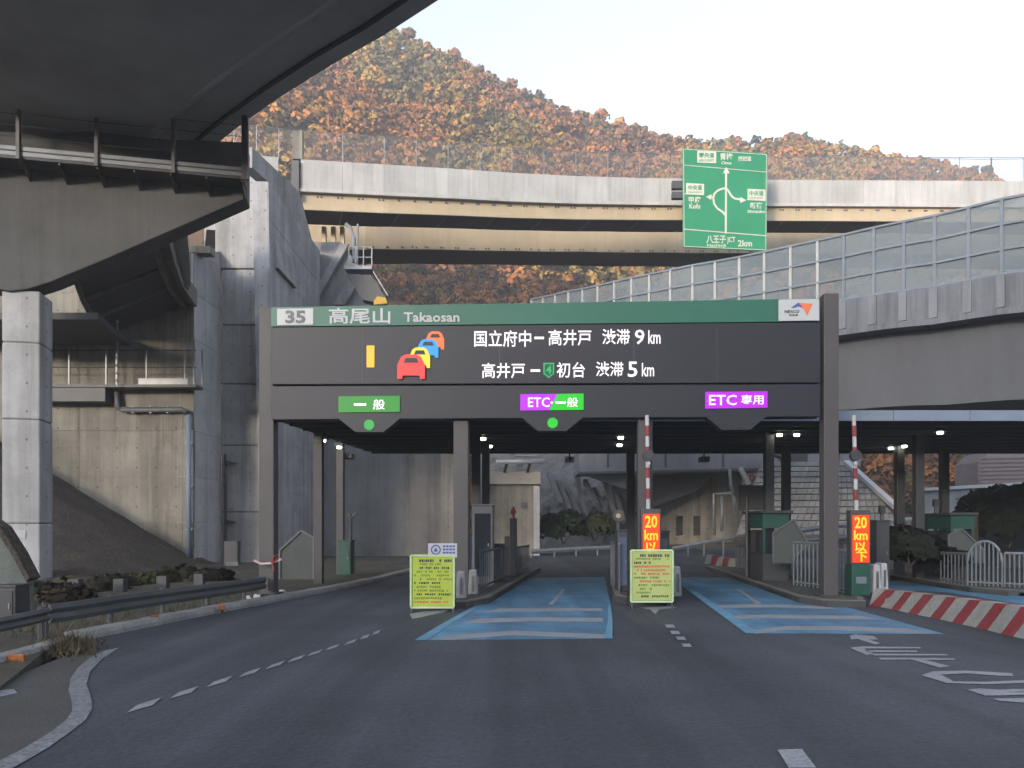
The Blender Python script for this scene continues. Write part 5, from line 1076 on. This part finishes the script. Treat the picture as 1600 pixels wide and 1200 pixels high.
# lit wall under the rear girder
pw = Plane((XP(1000, 96), 96), (XP(1150, 84), 84))
uw = wall('underpass_wall', 'pale wall with dark openings below the rear girder bridge', 'wall', pw, [(940, 738), (1152, 736), (1152, 846), (940, 856)], .8, 3.0, 6, M['conc_beige'], z0=-.5)
for x_ in (1063, 1090):
    mb = MB(); mb.prism([pw.hit(x_ - 6, 806, .03), pw.hit(x_ + 4, 806, .03), pw.hit(x_ + 4, 836, .03), pw.hit(x_ - 6, 837, .03)], pw.n * .06); make('opening', mb, M['dark_steel'], uw)
mb = MB(); mb.prism([P(962, 742, 92), P(1118, 738, 85), P(1086, 768, 86), P(1020, 800, 90), P(962, 812, 92)], (0, 1.5, 0)); make('dark_space_panel', mb, M['girder_dark'], uw)  # dark panel standing in for the shaded space under the rear girder
pr = thing('pipe_frame', 'tall pale pipe frame in front of the underpass wall', 'pipe', P(1120, 838, 78))
for a in ([(1116, 836), (1116, 772), (1142, 770), (1146, 778), (1147, 800)], [(1140, 733), (1142, 760), (1146, 770)], [(1128, 830), (1128, 776)]): mb = MB(); mb.tube([P(x_, y_, 78) for x_, y_ in a], .17, 8); make('pipe', mb, M['galv'], pr, smooth=True)
mb = MB(); mb.beam(P(1156, 731, 76), P(1170, 757, 76), .5, .4); make('light_strut', mb, M['white_paint'], label='bright slanting strut above the dark panel behind the right lane', cat='strut')
# block slope: individual facing blocks
sp0, sp1, sp2, sp3 = P(1150, 838, 62), P(1420, 838, 58), P(1330, 722, 74), P(1190, 722, 76)
bs = thing('block_slope', 'pale diagonal block facing covering the slope right of the gantry post', 'retaining slope', P(1280, 835, 60))
mb = MB(); mb.prism([sp0, sp1, sp2, sp3], Vector((0, 1.0, -.6))); make('base', mb, M['conc_dark'], bs)
M['facing'] = surf('facing_block_concrete', (.25, .25, .24), .85, .2, .5, grain=.2, bump=.3, blot=.6, bcol=(.11, .11, .09), tone=.16); nu, nv = 22, 12; rd = random.Random(4)
for j in range(nv):
    for i in range(nu):
        def pt(u, v): return sp0 * (1 - u) * (1 - v) + sp1 * u * (1 - v) + sp2 * u * v + sp3 * (1 - u) * v
        o = .5 if j % 2 else 0; u0, u1 = (i + o) / nu, (i + 1 + o) / nu; u1 = min(u1, 1); v0, v1 = j / nv, (j + 1) / nv
        if u1 - u0 < .01: continue
        sk = .4 / nu; c4 = [pt(u0 + .003, v0 + .008), pt(u1 - .003, v0 + .008), pt(min(1, u1 + sk) - .003, v1 - .008), pt(min(.985, u0 + sk) + .003, v1 - .008)]
        mb = MB(); mb.prism(c4, Vector((0, -.12 - rd.uniform(0, .05), .07))); make('block', mb, M['facing'], bs)
mb = MB(); mb.beam(P(1322, 722, 73.5), P(1400, 792, 62), .5, .35); make('coping', mb, M['white_paint'], bs)
# far guard rails along the exit road
for pts, lab in (([(640, 878, 48), (600, 888, 44)], 'pale guard rail end at the foot of the abutment wall'), ([(830, 862, 60), (900, 858, 64), (965, 855, 68)], 'pale guard rail crossing behind the blue middle lane'), ([(1050, 858, 62), (1100, 848, 64), (1160, 838, 66)], 'pale guard rail curving up behind the right lane'), ([(1190, 838, 50), (1300, 822, 52), (1420, 812, 54), (1500, 806, 56)], 'upper pale guard rail in front of the block slope'), ([(1190, 850, 46), (1300, 842, 48), (1420, 832, 50), (1500, 828, 52)], 'lower pale guard rail in front of the block slope')):
    r = thing('guard_rail', lab, 'guard rail', P(*pts[0])); V = [P(*a) for a in pts]
    mb = MB(); mb.sweep([[p + Vector((0, 0, -.18)), p + Vector((0, -.08, 0)), p + Vector((0, 0, .18)), p + Vector((0, .05, 0))] for p in V]); make('beam', mb, M['galv'], r)
    for i, p in enumerate(V):
        mb = MB(); mb.beam(p, Vector((p.x, p.y + .1, -.2)), .12, .12); make('post', mb, M['galv'], r)
        if i < len(V) - 1: q_ = p.lerp(V[i + 1], .5); mb = MB(); mb.beam(q_, Vector((q_.x, q_.y + .1, -.2)), .12, .12); make('post', mb, M['galv'], r)
# small striped kerb at the exit
for k in range(5):
    p = P(1108 + k * 9, 873 + k * 1.5, 46 - k * 1.2); mb = MB(); mb.prism([p + Vector((-.17, 0, -.3)), p + Vector((.15, 0, -.3)), p + Vector((.28, 0, .22)), p + Vector((-.03, 0, .22))], (0, .4, 0)); make('marker_block', mb, M['red_paint'] if k % 2 else M['pale_paint'], label=('leftmost off-white', 'left red', 'middle off-white', 'right red', 'rightmost off-white')[k] + ' block of the little striped kerb at the right lane exit', cat='kerb block', group='striped kerb blocks at the lane exit')
# right background: retaining wall, siding building, palms, hedge
mb = MB(); mb.prism([P(1440, 766, 74), P(1600, 757, 70), P(1750, 750, 68), P(1750, 835, 68), P(1440, 838, 74)], (0, 1, 0)); r = thing('retaining_wall', 'pale low retaining wall behind the far right canopy posts', 'wall', P(1520, 838, 72)); make('face', mb, surf('pale_blue_wall', (.27, .29, .31), .8, .1, .6, streak=.3, grain=.08, bump=.1), r)
mb = MB(); mb.beam(P(1440, 765, 73.9), P(1600, 756, 69.9), .4, .3); make('coping', mb, M['white_paint'], r)
mb = MB(); mb.prism([P(1528, 722, 96), P(1545, 706, 96), P(1720, 700, 92), P(1720, 770, 92), P(1528, 775, 96)], (0, 5, 0)); r = thing('sound_wall', 'mauve-grey sided wall high behind the right end of the canopy', 'wall', P(1600, 770, 95)); make('face', mb, M['roof_tile'], r)
for k in range(8): mb = MB(); mb.beam(P(1530, 716 + k * 6.5, 95.9), P(1700, 712 + k * 6.5, 91.9), .08, .12); make('board', mb, M['roof_tile'], r)
bush('hedge', 'dark hedge in the planter right of the striped barrier', tuple(P(1420, 862, 29)), 1.15, .95, (.022, .027, .02), 'hedge', 16, 34); bush('hedge', 'dark ragged bush below the far right canopy posts', tuple(P(1462, 870, 30)), 1.1, .85, (.025, .026, .02), 'hedge', 16, 34)
bush('bush', 'big dark green shrub mass against the pale wall at the right edge', tuple(P(1575, 815, 40)), 2.3, 2.0, (.022, .03, .022), 'bush', 26, 50)
bush('bush', 'dark shrub at the right frame edge under the canopy', tuple(P(1640, 812, 41)), 2.2, 2.2, (.022, .03, .022), 'bush', 22, 50)
r = thing('palm_plant', 'spiky palm-like plant by the pale wall under the right canopy end', 'plant', P(1523, 870, 38)); mb = MB(); mb.tube([P(1523, 880, 38), P(1524, 805, 38)], .13, 8); make('trunk', mb, M['bark'], r)
for k in range(16):
    a = k * 2.399; c_ = P(1524, 800, 38); d_ = Vector((math.cos(a), math.sin(a), .5 + .5 * math.sin(k))); mb = MB(); s_ = Vector((-d_.y, d_.x, 0)).normalized() * .1
    mb.add([c_ - s_, c_ + s_, c_ + d_ * .6 + s_ * .8, c_ + d_ * 1.05 + Vector((0, 0, -.25)), c_ + d_ * .6 - s_ * .8], [(0, 1, 2, 3, 4)]); make('leaf', mb, M['leaf_dark'], r)
cabinet('machine_room', 1562, 1660, 776, 44, 4, 'dark_steel', 'large dark hut half hidden at the right frame edge', 'hut', door='dark_steel', z0=0)
# road-edge grass and weeds
rd = random.Random(9); mb = MB()
for k in range(4200):
    if k < 1500: x0 = rd.gauss(104, 20); y0 = rd.gauss(1014, 6); hgt = abs(rd.gauss(.12, .09))
    else: x0 = rd.uniform(-100, 440); y0 = rd.uniform(930, 1004); hgt = rd.uniform(.05, .3)
    kx = np.interp(y0, [900, 925, 937, 947, 962, 981, 1001, 1030, 1060], [620, 510, 440, 390, 310, 220, 120, 88, 60])
    if k >= 1500 and x0 > kx - 18: continue
    p = G(x0, y0); a = rd.uniform(0, 6.28); w = Vector((math.cos(a), math.sin(a), 0)) * rd.uniform(.008, .02); t = Vector((rd.gauss(0, .10), rd.gauss(0, .10), hgt)); mb.add([p - w, p + w, p + t], [(0, 1, 2)])
make('roadside_weeds', mb, M['dry_leaf'], label='dry brown weeds growing behind the left kerb and at its broken end', cat='weeds', kind='stuff')
q, cl, fc = crowns(np.array([tuple(P(x_, y_, Y)) for x_, y_, Y in ((135, 930, 26), (180, 925, 28), (235, 915, 30), (285, 900, 33), (95, 945, 22), (330, 905, 31), (60, 930, 23))]), np.array([1.3, 1.2, 1.2, 1.0, 1.0, .9, .9]), np.array([.16, .15, .15, .14, .18, .12, .18]), np.array([(.05, .045, .028), (.055, .048, .03), (.05, .052, .025), (.04, .042, .025), (.06, .045, .03), (.04, .038, .025), (.045, .045, .028)]), 9, 160, .16)
leaf_mesh('undergrowth', q, cl, fc, M['leaf'], label='low brownish green undergrowth at the foot of the brown bank', cat='undergrowth', kind='stuff')

# thin evening air
mb = MB(); mb.box((100, 60, 118), (2600, 1100, 240)); hz = make('haze', mb, [], kind='stuff', label='thin pale evening haze', cat='haze')
hm = bpy.data.materials.new('haze_air'); hm.use_nodes = True; hn = hm.node_tree; hn.nodes.clear()
ho = hn.nodes.new('ShaderNodeOutputMaterial'); hv = hn.nodes.new('ShaderNodeVolumePrincipled'); hv.inputs['Color'].default_value = (.86, .88, .92, 1); hv.inputs['Density'].default_value = .0008; hv.inputs['Anisotropy'].default_value = .0
hn.links.new(hv.outputs[0], ho.inputs['Volume']); hz.data.materials.append(hm)
